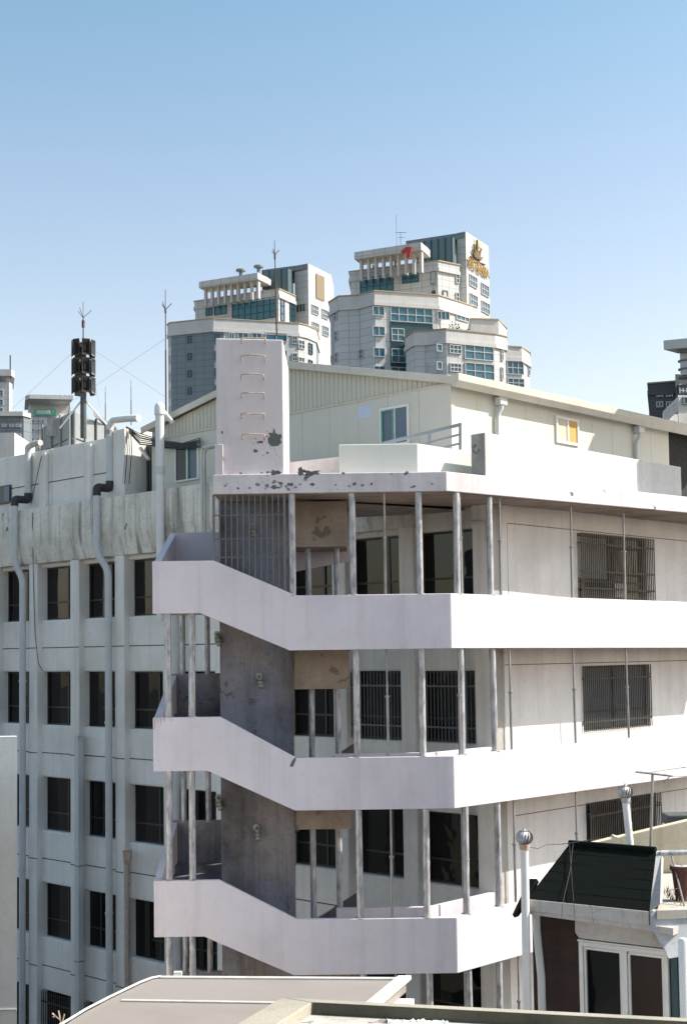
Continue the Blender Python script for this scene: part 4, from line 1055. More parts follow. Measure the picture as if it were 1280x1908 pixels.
B3, _ = block('terrace_block', [(877, 595), (928, 597), (941, 612)], 0, 192, BZ, T, M['twL'], 10, M['twP'], 2.2)
C_blk, zcb = block('lower_block', [(756, 630), (772, 619), (797, 618), (831, 614), (920, 623), (941, 628)], 3, 182, BZ, T, M['twL'], 8, M['twP'], 1.4)
for (x0, y0, x1, y1, c, r) in ((813, 641, 823, 655, 1, 1), (837, 643, 859, 659, 3, 2), (865, 641, 919, 671, 3, 2), (813, 674, 823, 689, 1, 1), (838, 677, 859, 693, 3, 2), (866, 677, 920, 707, 3, 2)): fwin(C_blk, 3, x0, y0, x1, y1, T, c, r)
fwin(C_blk, 2, 778, 641, 796, 658, T, 3, 1); fwin(C_blk, 2, 779, 676, 797, 693, T, 3, 1)
for y in (648, 684): fwin(C_blk, 4, 933, y, 937, y+24, T, 1, 2)
D_blk, _ = block('side_block', [(938, 646), (971, 648), (985, 658)], 1, 188, BZ, T, M['twL'], 8, M['twP'], 1.5)
fwin(D_blk, 0, 944, 673, 975, 698, T, 3, 2); fwin(D_blk, 0, 945, 705, 976, 722, T, 3, 2)
fwin(D_blk, 1, 983, 677, 986, 700, T, 1, 2)
# planting on the terrace
rnd = random.Random(5)
def shrub(mb, c, r, h, n):
    for i in range(n):
        d = Vector((rnd.gauss(0, 1), rnd.gauss(0, 1), rnd.gauss(0, 1))).normalized()*r*rnd.uniform(0.3, 1)
        p = c+Vector((d.x, d.y, abs(d.z)*h/r)); s_ = r*0.28
        q = [Vector((rnd.uniform(-1, 1), rnd.uniform(-1, 1), rnd.uniform(-1, 1)))*s_ for _ in range(3)]
        mb.add([p+q[0], p+q[1], p+q[2]], [(0, 1, 2)])
mb = MB()
for i in range(30):
    f = i/29; c = C_blk[3]*(1-f)+C_blk[5]*f+Vector((-2+f*2, 6, 0.3))
    shrub(mb, c, 0.7, 1.0+rnd.random()*0.8+(1.8 if 9 <= i <= 12 else 0), 60)
ts = mb.build('terrace_shrubs', M['leaf'], T, stuff=True)
# emblem and lettering on the lit side
P_, D_, N_ = pface(core, 1)
def onc(px, py): return hit(px, py, P_+N_*0.1, N_)
o_ = MB(); 
pb = onc(888, 485); xd = D_; zd = Vector((0, 0, 1))
def blade(c, ang, L, w_):
    dd = xd*math.sin(ang)+zd*math.cos(ang); pp = xd*math.cos(ang)-zd*math.sin(ang)
    return MB().prism([c, c+dd*L*0.35+pp*w_, c+dd*L, c+dd*L*0.35-pp*w_], N_*0.25)
for ang, L, w_, off in ((0, 9.0, .75, 0), (-0.5, 6.8, .6, -.3), (0.5, 6.8, .6, .3), (-0.95, 5.2, .5, -.6), (0.95, 5.2, .5, .6), (-0.25, 4.5, .4, -.2), (0.25, 4.5, .4, .2)):
    L *= 0.36; w_ *= 0.45
    blade(pb+xd*off, ang, L, w_).build('emblem_blade', M['golddark'], T)
pts = [onc(876, 478), onc(884, 487), onc(892, 489), onc(903, 493)]
MB().tube(pts, 0.14, 6).build('emblem_base', M['golddark'], T)
# back panel behind emblem (beige strip)
a = onc(883, 446); b = onc(900, 500)
F = lambda t, q, z: P_.xy.to_3d()+D_*t+N_*q+Vector((0, 0, z))
MB().box(F, (a-P_).dot(D_), (b-P_).dot(D_), 0.0, 0.08, b.z+3, zc-0.4).build('beige_panel', M['beige'], T)
def text(s_, p, xdir, up, size, width, m, parent, name='lettering', depth=0.06, bold=0.018):
    cu = bpy.data.curves.new(name, 'FONT'); cu.body = s_; cu.extrude = depth; cu.offset = bold
    ob = bpy.data.objects.new(name, cu); COL.objects.link(ob)
    bpy.context.view_layer.update(); dg = bpy.context.evaluated_depsgraph_get()
    me = bpy.data.meshes.new_from_object(ob.evaluated_get(dg)); bpy.data.objects.remove(ob); 
    xs = [v.co.x for v in me.vertices]; ys = [v.co.y for v in me.vertices]
    kx = width/(max(xs)-min(xs)); ky = size/(max(ys)-min(ys)); x0 = min(xs); y0 = min(ys)
    nrm = xdir.cross(up); root = parent
    while root is not None and root.parent is not None: root = root.parent
    off = root.location if root is not None else Vector()
    for v in me.vertices: v.co = p+xdir*((v.co.x-x0)*kx)+up*((v.co.y-y0)*ky)+nrm*v.co.z-off
    me.name = name; me.materials.clear(); me.materials.append(m)
    o2 = bpy.data.objects.new(name, me); COL.objects.link(o2)
    if parent is not None: o2.parent = parent
    return o2
a = onc(871, 498); b = onc(909, 518)
text('RICHENSIA', a+N_*0.2, D_, Vector((0, 0, 1)), (onc(871, 479)-onc(871, 498)).z, (b-a).length*1.0, M['goldsign'], T)
# red mark hung in the pergola
P_, D_, N_ = pface(pv, 0); P_ = P_+N_*0.6
def onp(px, py): return hit(px, py, P_, N_)
MB().prism([onp(*q) for q in ((748, 469), (757, 461), (768, 461), (764, 482), (758, 481), (760, 470), (750, 474))], N_*0.3).build('red_sign', M['red'], T)
a = atY(746, 432, 206); MB().tube([a, a-Vector((0, 0, 2.0))], 0.06, 4).build('aerial', M['galvthin'], T)
mb = MB(); mb.tube([a+Vector((-0.7, 0, -0.1)), a+Vector((0.9, 0, -0.1))], 0.05, 4); mb.tube([a+Vector((-0.4, 0, -0.9)), a+Vector((0.6, 0, -0.9))], 0.04, 4); mb.build('aerial', M['galvthin'], T)
a = atY(738, 400, 206); MB().tube([a, a-Vector((0, 0, 5))], 0.04, 4).build('aerial', M['galvthin'], T)

# ---- left tower
T = thing('apartment_tower', 'stepped grey apartment tower without lettering, left of the lettered one, its lit side striped beige', 'tower', (-12, 235, GZ))
core, zc = block('core_wall', [(549, 495.5), (574, 490.5), (617, 512)], 1, 238, BZ, T, M['twL'], 8)
pl = hplane([(488, 503), (573, 492)], atY(573, 492, 238).z)
MB().prism(pl+[pl[1]+Vector((3, 7, 0)), pl[0]+Vector((3, 7, 0))], (0, 0, -0.9)).build('roof_plate', M['twD'], T)
gl, _ = block('glazed_box', [(490, 505), (536, 500), (543, 503)], 1, 236.5, 30, T, M['glassgreen'], 4)
P_, D_, N_ = pface(gl, 0); mb = MB()
for i in range(5):
    c = gl[0]+D_*(gl[1]-gl[0]).length*i/4; mb.tube([Zc(c, c.z)+N_*0.1, Zc(c, c.z-9)+N_*0.1], 0.12, 4)
mb.build('mullions', M['tealdark'], T)
pv = pergola([(371, 525), (480, 508), (499, 517)], 1, 232, 9, 0, 0, T)
for x, y in ((449, 506), (482, 499)):
    c = atY(x, y+8, 234); m_ = MB(); m_.tube([c, c+Vector((0, 0, 0.8))], 0.3, 8); m_.tube([c+Vector((0, 0, 0.8)), c+Vector((0, 0, 1.1))], 0.85, 10); m_.build('roof_vent', M['twD'], T)
A_blk, _ = block('upper_block', [(364, 562), (519, 539), (550, 553)], 1, 233, BZ, T, M['twL'], 5.5, M['twL'], 1.0)
fwin(A_blk, 0, 384, 574, 396, 588, T, 2, 1, 'teal', 'tealdark'); fwin(A_blk, 0, 400, 570, 423, 586, T, 2, 1, 'teal', 'tealdark'); fwin(A_blk, 0, 433, 558, 515, 597, T, 7, 3, 'teal', 'tealdark')
fwin(A_blk, 1, 523, 556, 530, 598, T, 1, 3, 'bluegrey', 'tealdark'); fwin(A_blk, 1, 540, 563, 549, 600, T, 2, 3, 'tealdark', 'tealdark')
fwin(core, 0, 552, 566, 570, 582, T, 3, 1, 'tealdark', 'twL')
for i, (x0, y0, x1, y1) in enumerate(((581, 569, 593, 586), (600, 577, 611, 594), (582, 601, 594, 618), (601, 608, 612, 626))): fwin(core, 1, x0, y0, x1, y1, T, 3, 2, 'bluegrey', 'twL')
P_, D_, N_ = pface(core, 1)
F = lambda t, q, z: P_.xy.to_3d()+D_*t+N_*q+Vector((0, 0, z))
q0_, q1_ = ((hit(588, 530, P_, N_)-P_).dot(D_), (hit(603, 530, P_, N_)-P_).dot(D_)); zlo = hit(595, 558, P_, N_).z
for i in range(9):
    w_ = (q1_-q0_)/9; MB().box(F, q0_+w_*i+0.1, q0_+w_*(i+1)-0.1, 0.0, 0.25, zlo, zc-1.2).build('louvre_strip', M['beige'], T)
B_blk, _ = block('lower_block', [(314, 606), (319, 602), (399, 594), (417, 595), (555, 603), (571, 607), (588, 615)], 3, 225, BZ, T, M['twD'], 10, M['twP'], 1.7)
# lighter cladding on the frontal bays
def skin(v, i, m, T, o=0.05):
    p, q = v[i], v[i+1]; _, d, n = pface(v, i)
    MB().prism([Zc(p, BZ)+n*0.0, Zc(q, BZ)+n*0.0, Zc(q, p.z-1.8), Zc(p, p.z-1.8)], n*o).build('cladding', m, T)
for i in (0, 3, 4, 5): skin(B_blk, i, M['twL'], T)
for k, y in enumerate((626, 658, 690, 722, 753)):
    fwin(B_blk, 1, 350, y, 357, y+13, T, 1, 2, 'teal', 'tealdark')
    fwin(B_blk, 2, 400, y-4, 410, y+10, T, 2, 1, 'teal', 'tealdark'); fwin(B_blk, 0, 316, y+4, 318, y+20, T, 1, 2)
for x0, x1 in ((427, 437), (443, 463), (469, 488), (495, 535)):
    for y in (620, 652): fwin(B_blk, 3, x0, y, x1, y+12+(4 if x0 == 495 else 0), T, 2, 1, off=0.12)
for y in (626, 658): fwin(B_blk, 4, 556, y+8, 567, y+24, T, 2, 2, 'tealdark', 'twL', off=0.12); fwin(B_blk, 3, 545, y, 554, y+15, T, 2, 2, 'tealdark', 'twL', off=0.12)
for y in (634, 665): fwin(B_blk, 5, 575, y+6, 582, y+26, T, 1, 3, 'tealdark', 'tealdark', off=0.12)

# ---- small far buildings, left
T = thing('far_apartment', 'narrow white far apartment block with flat roof hood at the left edge', 'building', (-60, 230, GZ))
v, _ = block('wall', [(-25, 712), (18, 712), (24, 716)], 1, 230, BZ, T, M['twL'], 10)
MB().prism([p+Vector((0.6, -1.0, 0.9)) for p in v]+[v[-1]+Vector((-2, 9, .9)), v[0]+Vector((-2, 9, .9))], (0, 0, 1.1)).build('roof_hood', M['twP'], T)
for y in (727, 744, 760): fwin(v, 0, 0, y, 7, y+11, T, 1, 2); fwin(v, 0, -14, y, -6, y+11, T, 1, 2)
a = atY(20, 662, 230); MB().tube([a, a-Vector((0, 0, 4))], 0.12, 4).build('aerial', M['rustdark'], T)
T = thing('far_office', 'far building with green rooftop sign and overhanging roof hood behind the water tank', 'building', (-45, 200, GZ))
v, zz = block('wall', [(46, 775), (56, 768), (84, 768), (132, 772)], 1, 200, BZ, T, M['twL'], 12)
v2, _ = block('roof_room', [(53, 752), (58, 748), (130, 749)], 1, 203, BZ, T, M['twP'], 10)
ph_ = hplane([(48, 738), (56, 735), (137, 737), (131, 744)], atY(56, 735, 199).z)
MB().prism(ph_+[ph_[2]+Vector((-2, 8, 0)), ph_[0]+Vector((-2, 8, 0))], (0, 0, -0.6)).build('roof_hood', M['twP'], T)
mb = MB(); P_, D_, N_ = pface(v2, 1)
for i in range(9):
    c = v2[1]+D_*((v2[2]-v2[1]).length*i/8); mb.prism([c+Vector((0, 0, 0.0)), c+N_*0.9+Vector((0, 0, 0.9)), c+Vector((0, 0, 0.9))], D_*0.15)
mb.build('hood_brackets', M['twD'], T)
fwin(v2, 1, 60, 751, 122, 753, T, 1, 1, 'twL', 'twL')
P_, D_, N_ = pface(v, 1)
F = lambda t, q, z: P_.xy.to_3d()+D_*t+N_*q+Vector((0, 0, z))
gp = lambda x, y: ((hit(x, y, P_, N_)-P_).dot(D_), hit(x, y, P_, N_).z)
(ta, za), (tb, zb_) = gp(64, 762), gp(106, 775)
sg = MB().box(F, ta, tb, 0.1, 0.3, zb_, za).build('green_sign', M['green'], T)
for i in range(4):
    w_ = (tb-ta)*0.6/4; x_ = ta+(tb-ta)*0.15+w_*i
    m_ = MB(); m_.box(F, x_, x_+w_*0.25, 0.3, 0.36, zb_+0.25, za-0.3); m_.box(F, x_, x_+w_*0.8, 0.3, 0.36, za-0.48, za-0.3); m_.box(F, x_+w_*0.55, x_+w_*0.8, 0.3, 0.36, zb_+0.25, za-0.5); m_.build('sign_mark', M['white'], sg)
for r_ in range(4):
    for x in (60, 70, 78): fwin(v, 1, x, 782+r_*17, x+5, 788+r_*17, T, 1, 1, 'tealdark', 'twL')
T = thing('far_block', 'low dark grey far block with rows of small windows behind the white hut', 'building', (-60, 150, GZ))
v, _ = block('wall', [(-20, 776), (45, 776), (60, 780)], 1, 150, BZ, T, M['twD'], 12)
MB().prism([p+Vector((0, -0.4, 0.0)) for p in v]+[v[-1]+Vector((-2.5, 9, 0)), v[0]+Vector((-2.5, 9, 0))], (0, 0, 0.5)).build('coping', M['twP'], T)
for y in (790, 808, 826):
    for x in (4, 18, 30): fwin(v, 0, x, y, x+10, y+6, T, 3, 1, 'bluegrey', 'steelw')
# ---- far right
T = thing('far_brick_building', 'dark brick far building at the right edge with a broad canopy deck raised above it', 'building', (50, 150, GZ))
v, _ = block('wall', [(1207, 716), (1258, 712), (1262, 714)], 1, 150, BZ, T, M['dkbrick'], 10, M['dkbrick'], 0.8)
for y in (728, 748):
    for x in (1222, 1240): fwin(v, 0, x, y, x+13, y+11, T, 2, 1, 'bluegrey', 'steelw')
v, _ = block('wall', [(1257, 697), (1310, 700)], 0, 148, BZ, T, M['dkbrick'], 10)
for x in (1264,): fwin(v, 0, x, 716, x+14, 740, T, 2, 2, 'bluegrey', 'steelw')
zd_ = atY(1258, 655, 146).z
MB().tube([atY(1279, 700, 146), Zc(atY(1279, 700, 146), zd_)], 0.7, 10).build('deck_column', M['steelw'], T)
for k in range(6):
    c = Zc(atY(1279, 700, 146), zd_-1-k*0.9); MB().tube([c-Vector((0, 0, .12)), c], 0.95, 10).build('column_ring', M['twD'], T)
pl = [atY(1236, 659, 145), atY(1262, 651, 147), atY(1320, 636, 147), atY(1330, 650, 143)]
MB().prism([Zc(p, zd_) for p in pl], (0, 0, 1.0)).build('canopy_deck', M['twP'], T)
MB().prism([Zc(p, zd_-0.3)+Vector((1.5, 0.2, 0)) for p in pl], (0, 0, 0.28)).build('deck_frame', M['twD'], T)
T = thing('far_white_building', 'small white far building with slanting stair railing, lower right of the dark brick one', 'building', (45, 110, GZ))
v, _ = block('wall', [(1262, 736), (1310, 738)], 0, 110, BZ, T, M['parapet'], 10)
fwin(v, 0, 1271, 740, 1290, 754, T, 2, 1, 'bluegrey', 'twD')
v3, _ = block('wall', [(1234, 770), (1262, 772)], 0, 109, BZ, T, M['parapet'], 8)
mb = MB()
for i in range(9):
    x = 1236+i*3.2; a = atY(x, 768-i*3.2, 108); mb.tube([a-Vector((0, 0, 1.0)), a], 0.08, 4)
mb.tube([atY(1235, 769, 108), atY(1263, 741, 108)], 0.1, 4)
mb.build('railing', M['steelw'], T)
# ================================================================ FOREGROUND
# grey wall of the neighbour at the left edge
p = atY(33, 1372, 20.0)
nb_ = thing('neighbour_building', 'plain grey rendered neighbouring wall filling the lower left edge', 'building', (p.x-3, 21, GZ))
MB().prism([Vector((p.x-9, 20.0, GZ)), Vector((p.x, 20.0, GZ)), Vector((p.x-0.05, 20.14, GZ)), Vector((p.x-9, 20.14, GZ))], (0, 0, p.z-GZ)).build('wall', M['facade'], nb_)
MB().prism([Vector((p.x-9, 20.15, GZ)), Vector((p.x-0.1, 20.15, GZ)), Vector((p.x-3.2, 28.0, GZ)), Vector((p.x-9, 28.0, GZ))], (0, 0, p.z-0.9-GZ)).build('rear_body', M['facade'], nb_)
MB().prism([Vector((-34, 7, GZ)), Vector((-2.2, 7, GZ)), Vector((-5.35, 19.6, GZ)), Vector((-34, 19.6, GZ))], (0, 0, p.z-0.4-GZ)).build('low_wing', M['ground'], nb_)
MB().box(XYZ, p.x-9, p.x+0.0, 19.985, 19.998, -5.05, -5.035).build('joint_strip', M['pvc'], nb_)

# pale metal shed roof
zf = -4.0
sh = thing('shed', 'flat pale pinkish metal shed roof with standing seams and pale trim in the foreground', 'roof', atZ(500, 1870, zf)*1.0+Vector((0, 0, GZ-zf)))
e = [(300, 1822), (757, 1825), (705, 1868), (660, 1905)]
L_ = [(300, 1822), (283, 1825), (262, 1833), (235, 1846), (204, 1861), (160, 1884), (121, 1908), (60, 1945)]
top = [atZ(x, y, zf) for x, y in L_][::-1]+[atZ(*e[1], zf), atZ(*e[2], zf), atZ(620, 1945, zf)]
M['metalroof'] = plaster('painted_metal_roof', (0.27, 0.24, 0.22), (0.17, 0.14, 0.11), 0.35, 0.05, rough=0.55, bumpst=0.05)
M['metaltrim'] = simple('pale_trim', (0.68, 0.66, 0.62), 0.5, 0, 0.2)  # trim colour, paler than the roof sheet
MB().prism(top, (0, 0, -0.16)).build('roof_sheet', M['metalroof'], sh, bevel=0.02)
bd_ = [Vector((p.x*0.97+0.1, p.y*0.985, GZ)) for p in top]
MB().prism(bd_, (0, 0, zf-0.17-GZ)).build('wall', M['facade'], sh)
# seams parallel to the far edge
def seamline(a, b, name, r=0.012, m='metaltrim'):
    pa, pb = atZ(*a, zf), atZ(*b, zf)
    MB().tube([pa+Vector((0, 0, 0.012)), pb+Vector((0, 0, 0.012))], r, 6).build(name, M[m], sh)
seamline((228, 1866), (600, 1872), 'standing_seam', 0.02); seamline((300, 1823), (757, 1826), 'edge_trim', 0.025)
pa, pb = atZ(757, 1825, zf), atZ(640, 1925, zf)
MB().prism([pa+Vector((-0.10, 0, 0.0)), pa+Vector((0.06, 0, 0)), pb+Vector((0.06, 0, 0)), pb+Vector((-0.10, 0, 0.0))], (0, 0, 0.05)).build('edge_trim', M['metaltrim'], sh)
mb = MB()
pts = [p+Vector((0, 0, 0.02)) for p in top[:8]]
MB().tube(pts, 0.014, 6).build('edge_trim', M['metaltrim'], sh)
c = atZ(332, 1821, zf); MB().box(lambda a, b, z: c+Vector((a, b, z)), -0.05, 0.05, -0.04, 0.04, 0, 0.07).build('roof_bolt', M['metaltrim'], sh)

# nearest flat roof with parapet
zr2 = -3.2; wth = 0.12
near = thing('near_roof', 'nearest flat concrete roof with low parapet across the bottom edge, its inner face coloured dark for shade', 'roof', Vector((3, 12, GZ)))
M['nearpar'] = plaster('near_parapet', (0.36, 0.33, 0.27), (0.13, 0.12, 0.09), 0.5, 0.0, grime=0.3, rough=0.95, bumpst=0.7)
M['nearfloor'] = plaster('near_roof_floor', (0.50, 0.46, 0.42), (0.14, 0.13, 0.12), 0.7, 0.0, peel=(5, 0.64), peelcol=(0.2, 0.19, 0.18), grime=0.6, rough=0.95, bumpst=0.8)
oc, orr, ol = atZ(525, 1858, zr2), atZ(1282, 1896.5, zr2), atZ(440, 1908, zr2)
dr = (orr-oc).normalized(); dl = (ol-oc).normalized()
nr = Vector((dr.y, -dr.x, 0)); 
if nr.y > 0: nr = -nr
nl = Vector((-dl.y, dl.x, 0))
if nl.x < 0: nl = -nl
# inner corner
from mathutils.geometry import intersect_line_line
wl = 0.34
i1, i2 = oc+nr*wth, oc+nl*wl
den = intersect_line_line(i1, i1+dr, i2, i2+dl); ic = den[0]
far_r, far_l = oc+dr*9.0, oc+dl*6.5
MB().prism([oc, far_r, far_r+nr*wth, ic], (0, 0, -0.6)).build('parapet', M['nearpar'], near, bevel=0.012)
MB().prism([oc+dl*0.003, ic+dl*0.003, far_l+nl*wl, far_l], (0, 0, -0.6)).build('parapet', M['nearpar'], near, bevel=0.012)
MB().prism([Zc(oc, zr2-0.11)+nr*0.02+nl*0.02, Zc(far_r, zr2-0.11), Vector((9, 5.5, zr2-0.11)), Zc(far_l, zr2-0.11)], (0, 0, -0.3)).build('floor', M['nearfloor'], near)
MB().prism([Zc(oc, zr2-0.6)+nr*0.03+nl*0.03, Zc(far_r, zr2-0.6), Vector((9, 5.5, zr2-0.6)), Zc(far_l, zr2-0.6)], (0, 0, GZ-(zr2-0.6))).build('wall', M['facade'], near)
MB().prism([ic+nr*0.001+dr*0.01, far_r+nr*(wth+0.001), far_r+nr*(wth+0.001)-Vector((0, 0, 0.12)), ic+nr*0.001+dr*0.01-Vector((0, 0, 0.12))], nr*0.006).build('shade_dark_face', plaster('shade_dark_concrete', (0.09, 0.085, 0.06), (0.03, 0.03, 0.02), 0.6, 0.3, grime=0.4, bumpst=0.7), near)  # thin olive-dark coat puts the inner face's shade into its colour
# crumpled cloth on it
from mathutils import noise as mnoise
NX, NY = 60, 14; vs = []
ca, cb_ = atZ(722, 1905, zr2-0.11), atZ(835, 1908, zr2-0.11)
for j in range(NY+1):
    for i in range(NX+1):
        u, v = i/NX, j/NY
        wd = 0.05+0.06*(0.5+0.5*mnoise.noise(Vector((u*5, 3, 0))))
        q = ca+(cb_-ca)*u+Vector((0.02*mnoise.noise(Vector((v*4, u*9, 5))), (v-0.5)*2*wd+0.03*mnoise.noise(Vector((u*6, 8, 1))), 0))
        q.z += 0.004+math.sin(math.pi*v)*0.03*max(0, 0.45+mnoise.noise(Vector((u*16, v*2.5, 2)))+0.5*mnoise.noise(Vector((u*38, v*5, 7))))
        vs.append(q)
o = MB().add(vs, [(j*(NX+1)+i, j*(NX+1)+i+1, (j+1)*(NX+1)+i+1, (j+1)*(NX+1)+i) for j in range(NY) for i in range(NX)]).build('cloth', M['white'], None, smooth=True)
# grit and crumbs on the roof floor
mb = MB(); rg = random.Random(6)
for i in range(420):
    x, y = rg.uniform(540, 1270), rg.uniform(1886, 1912)
    c = atZ(x, y, zr2-0.11); s_ = rg.uniform(0.004, 0.014)
    if c.y > 12.45 - (c.x-0)*0.12: continue
    mb.add([c+Vector((-s_, 0, 0)), c+Vector((s_, 0, 0)), c+Vector((0, s_, 0)), c+Vector((0, 0, s_))], [(0, 1, 3), (1, 2, 3), (2, 0, 3)])
mb.build('grit', M['roof'], near, stuff=True)
tag(o, 'crumpled whitish rag lying on the nearest roof behind its parapet', 'cloth')

# ---------------------------------------------------------------- brick house at the lower right
M['shingle'] = simple('dark_shingle', (0.006, 0.009, 0.0075), 0.95, 0, 0.4, (0.007, 0.008, 0.007), 6, bst=0.4)
M['eave'] = plaster('flaking_white_eave', (0.50, 0.48, 0.47), (0.22, 0.17, 0.13), 0.5, 0.5, grime=0.4, crack=1.0)
M['brick'] = None
m, n_, p_ = newmat('brown_brick'); g_ = n_.nodes.new('ShaderNodeNewGeometry'); sx_ = n_.nodes.new('ShaderNodeSeparateXYZ'); cb2 = n_.nodes.new('ShaderNodeCombineXYZ')
n_.links.new(g_.outputs['Position'], sx_.inputs[0]); n_.links.new(sx_.outputs[0], cb2.inputs[0]); n_.links.new(sx_.outputs[2], cb2.inputs[1])
bt = n_.nodes.new('ShaderNodeTexBrick'); bt.inputs['Scale'].default_value = 1; bt.inputs['Brick Width'].default_value = 0.21; bt.inputs['Row Height'].default_value = 0.07; bt.inputs['Mortar Size'].default_value = 0.006
bt.inputs['Color1'].default_value = (0.045, 0.024, 0.018, 1); bt.inputs['Color2'].default_value = (0.032, 0.018, 0.014, 1); bt.inputs['Mortar'].default_value = (0.03, 0.022, 0.02, 1)
n_.links.new(cb2.outputs[0], bt.inputs['Vector']); n_.links.new(bt.outputs['Color'], p_.inputs['Base Color']); p_.inputs['Roughness'].default_value = 0.9
bump(n_, p_, bt.outputs['Fac'], -0.4, 0.01); M['brick'] = m
ze, zt6 = -3.66, -2.95
E0, E1 = atZ(981, 1675, ze), atZ(1208, 1698, ze)
T0, T1 = atZ(1060, 1573, zt6), atZ(1221, 1586, zt6)
hd = (E1-E0); hd.z = 0; HL = hd.length; hd.normalize(); hn = Vector((hd.y, -hd.x, 0))
if hn.y > 0: hn = -hn
T0 = T0; back = (T0-E0); 
H = thing('brick_house', 'brown brick house with steep dark shingle roof, flaking white eaves and sliding windows', 'house', (E0.x, E0.y+1, GZ))
# shingles, individually, on the front slope
NC, NR = 7, 6
core_q = [E0, E1, T1, T0]
nrm = (E1-E0).cross(T0-E0).normalized()
if nrm.y > 0: nrm = -nrm
MB().prism(core_q, -nrm*0.06).build('roof', M['shingle'], H)
def bil(u, v): return (E0*(1-u)+E1*u)*(1-v)+(T0*(1-u)+T1*u)*v
roof_o = H.children[0]
for r in range(NR):
    for c in range(NC+1):
        u0 = (c-(0.5 if r % 2 else 0))/NC; u1 = u0+1/NC
        u0, u1 = max(0, u0)+0.002, min(1, u1)-0.002
        if u1-u0 < 0.03: continue
        v0, v1 = r/NR, (r+1)/NR
        q = [bil(u0, v0+0.0)+nrm*0.006, bil(u1, v0)+nrm*0.006, bil(u1, v1)+nrm*0.002, bil(u0, v1)+nrm*0.002]
        MB().prism(q, -nrm*0.015).build('shingle', M['shingle'], roof_o)
MB().tube([T0+Vector((0, 0, 0.02)), T1+Vector((0, 0, 0.02))], 0.045, 8).build('ridge_roll', M['shingle'], roof_o)
M['shingle'].node_tree.nodes['Principled BSDF'].inputs['Specular IOR Level'].default_value = 0.08
# left hip return
Lb = E0+Vector((-0.12, 0.7, -0.02)); 
MB().prism([E0+Vector((-0.01, 0.03, 0.0)), E0+Vector((0.22, 0.45, 0.22)), E0+Vector((0.2, 1.2, 0.1)), E0+Vector((-0.16, 0.5, -0.32)), E0+Vector((-0.14, 0.1, -0.22))], (0.03, 0, -0.05)).build('roof', M['shingle'], H)
# end gable face
MB().prism([E1+hd*0.01, T1+hd*0.01, T1+hd*0.09+Vector((0, 0, -.02)), E1+hd*0.17+Vector((0, 0, 0.12))], -hn*0.08).build('barge_board', M['eave'], H)
# fascia
MB().prism([E0+hn*0.02, E1+hd*0.0+hn*0.02, E1+hn*0.02-Vector((0, 0, 0.20)), E0+hn*0.02-Vector((0, 0, 0.17))], -hn*0.25).build('fascia', M['eave'], H, bevel=0.01)
MB().prism([E0-hn*0.0-Vector((0.07, 0, 0.1)), E0-Vector((0.0, 0, 0.22)), E1-Vector((0, 0, 0.27)), E1+hd*0.35-Vector((0, 0, 0.30)), E1+hd*0.35-Vector((0, 0, 0.20)), E1-Vector((0, 0, 0.19)), E0-Vector((0, 0, 0.16))], -hn*0.55).build('soffit_board', M['eave'], H)
def hf(px, py, o=-0.45):
    return hit(px, py, E0+hn*o, hn)
def HF(a, o, z): return Vector((E0.x, E0.y, 0))+hd*a+hn*o+Vector((0, 0, z))
def hA(px, py, o=-0.45): p = hf(px, py, o); return (p-E0).dot(hd), p.z
aL, _ = hA(990, 1800); aR, _ = hA(1246, 1800); aW, zH = hA(1077, 1752, -0.4)
MB().box(HF, aL, aW+0.02, -1.2, -0.5, GZ, ze-0.2).build('wall', M['brick'], H)
MB().box(HF, aW+0.02, aR, -4.5, -0.62, GZ, ze-0.2).build('wall', M['dark'], H)
MB().box(HF, aL+0.02, aR, -4.5, -1.22, GZ, ze-0.2).build('wall', M['brick'], H)
# projecting white head panel above the window
a0, z1 = hA(1070, 1716, -0.36); a1, z0 = hA(1246, 1768, -0.36)
MB().prism([HF(a0, -0.58, z1+0.05), HF(a1, -0.58, z1+0.05), HF(a1, -0.58, z0), HF(a0+0.06, -0.58, zH+0.04), HF(a0, -0.58, zH+0.12)], hn*0.22).build('head_panel', M['eave'], H, bevel=0.012)
# sliding window
a0, z1 = hA(1077, 1754, -0.42); am, _ = hA(1163, 1800, -0.42); a1, _ = hA(1243, 1800, -0.42)
z0 = z1-2.0
mb = MB()
for q in ((a0, a1, z1-0.06, z1), (a0, a0+0.06, z0, z1-.06), (a1-0.06, a1, z0, z1-.06), (am-0.05, am+0.03, z0, z1-.06), (a0+.06, a1-.06, z0, z0+0.06), (a0-.02, a1, z1+0.003, z1+0.03)):
    mb.box(HF, q[0], q[1], -0.5, -0.42, q[2], q[3])
hw = mb.build('sliding_window', M['white'], H, bevel=0.004)
mb = MB()
for q in ((a0+.07, am-.06, z1-.11, z1-.07), (a0+.07, a0+.10, z0+.07, z1-.11), (am-.09, am-.06, z0+.07, z1-.11), (am+.05, a1-.07, z1-.11, z1-.07), (am+.04, am+.07, z0+.07, z1-.11), (a1-.10, a1-.07, z0+.07, z1-.11)):
    mb.box(HF, q[0], q[1], -0.49, -0.45, q[2], q[3])
mb.build('sash', M['white'], hw)
MB().box(HF, a0+.03, am-0.02, -0.5, -0.485, z0+.03, z1-.03).build('pane', M['glass'], hw)
M['redreflect'] = glass('red_reflection_glass', (0.018, 0.007, 0.005), 0.04, 0.03)  # dark red base colour stands in for red reflections
MB().box(HF, am+.02, a1-0.03, -0.5, -0.485, z0+.03, z1-.03).build('pane', M['redreflect'], hw, label='pane of the sliding window, red reflections put into its colour')
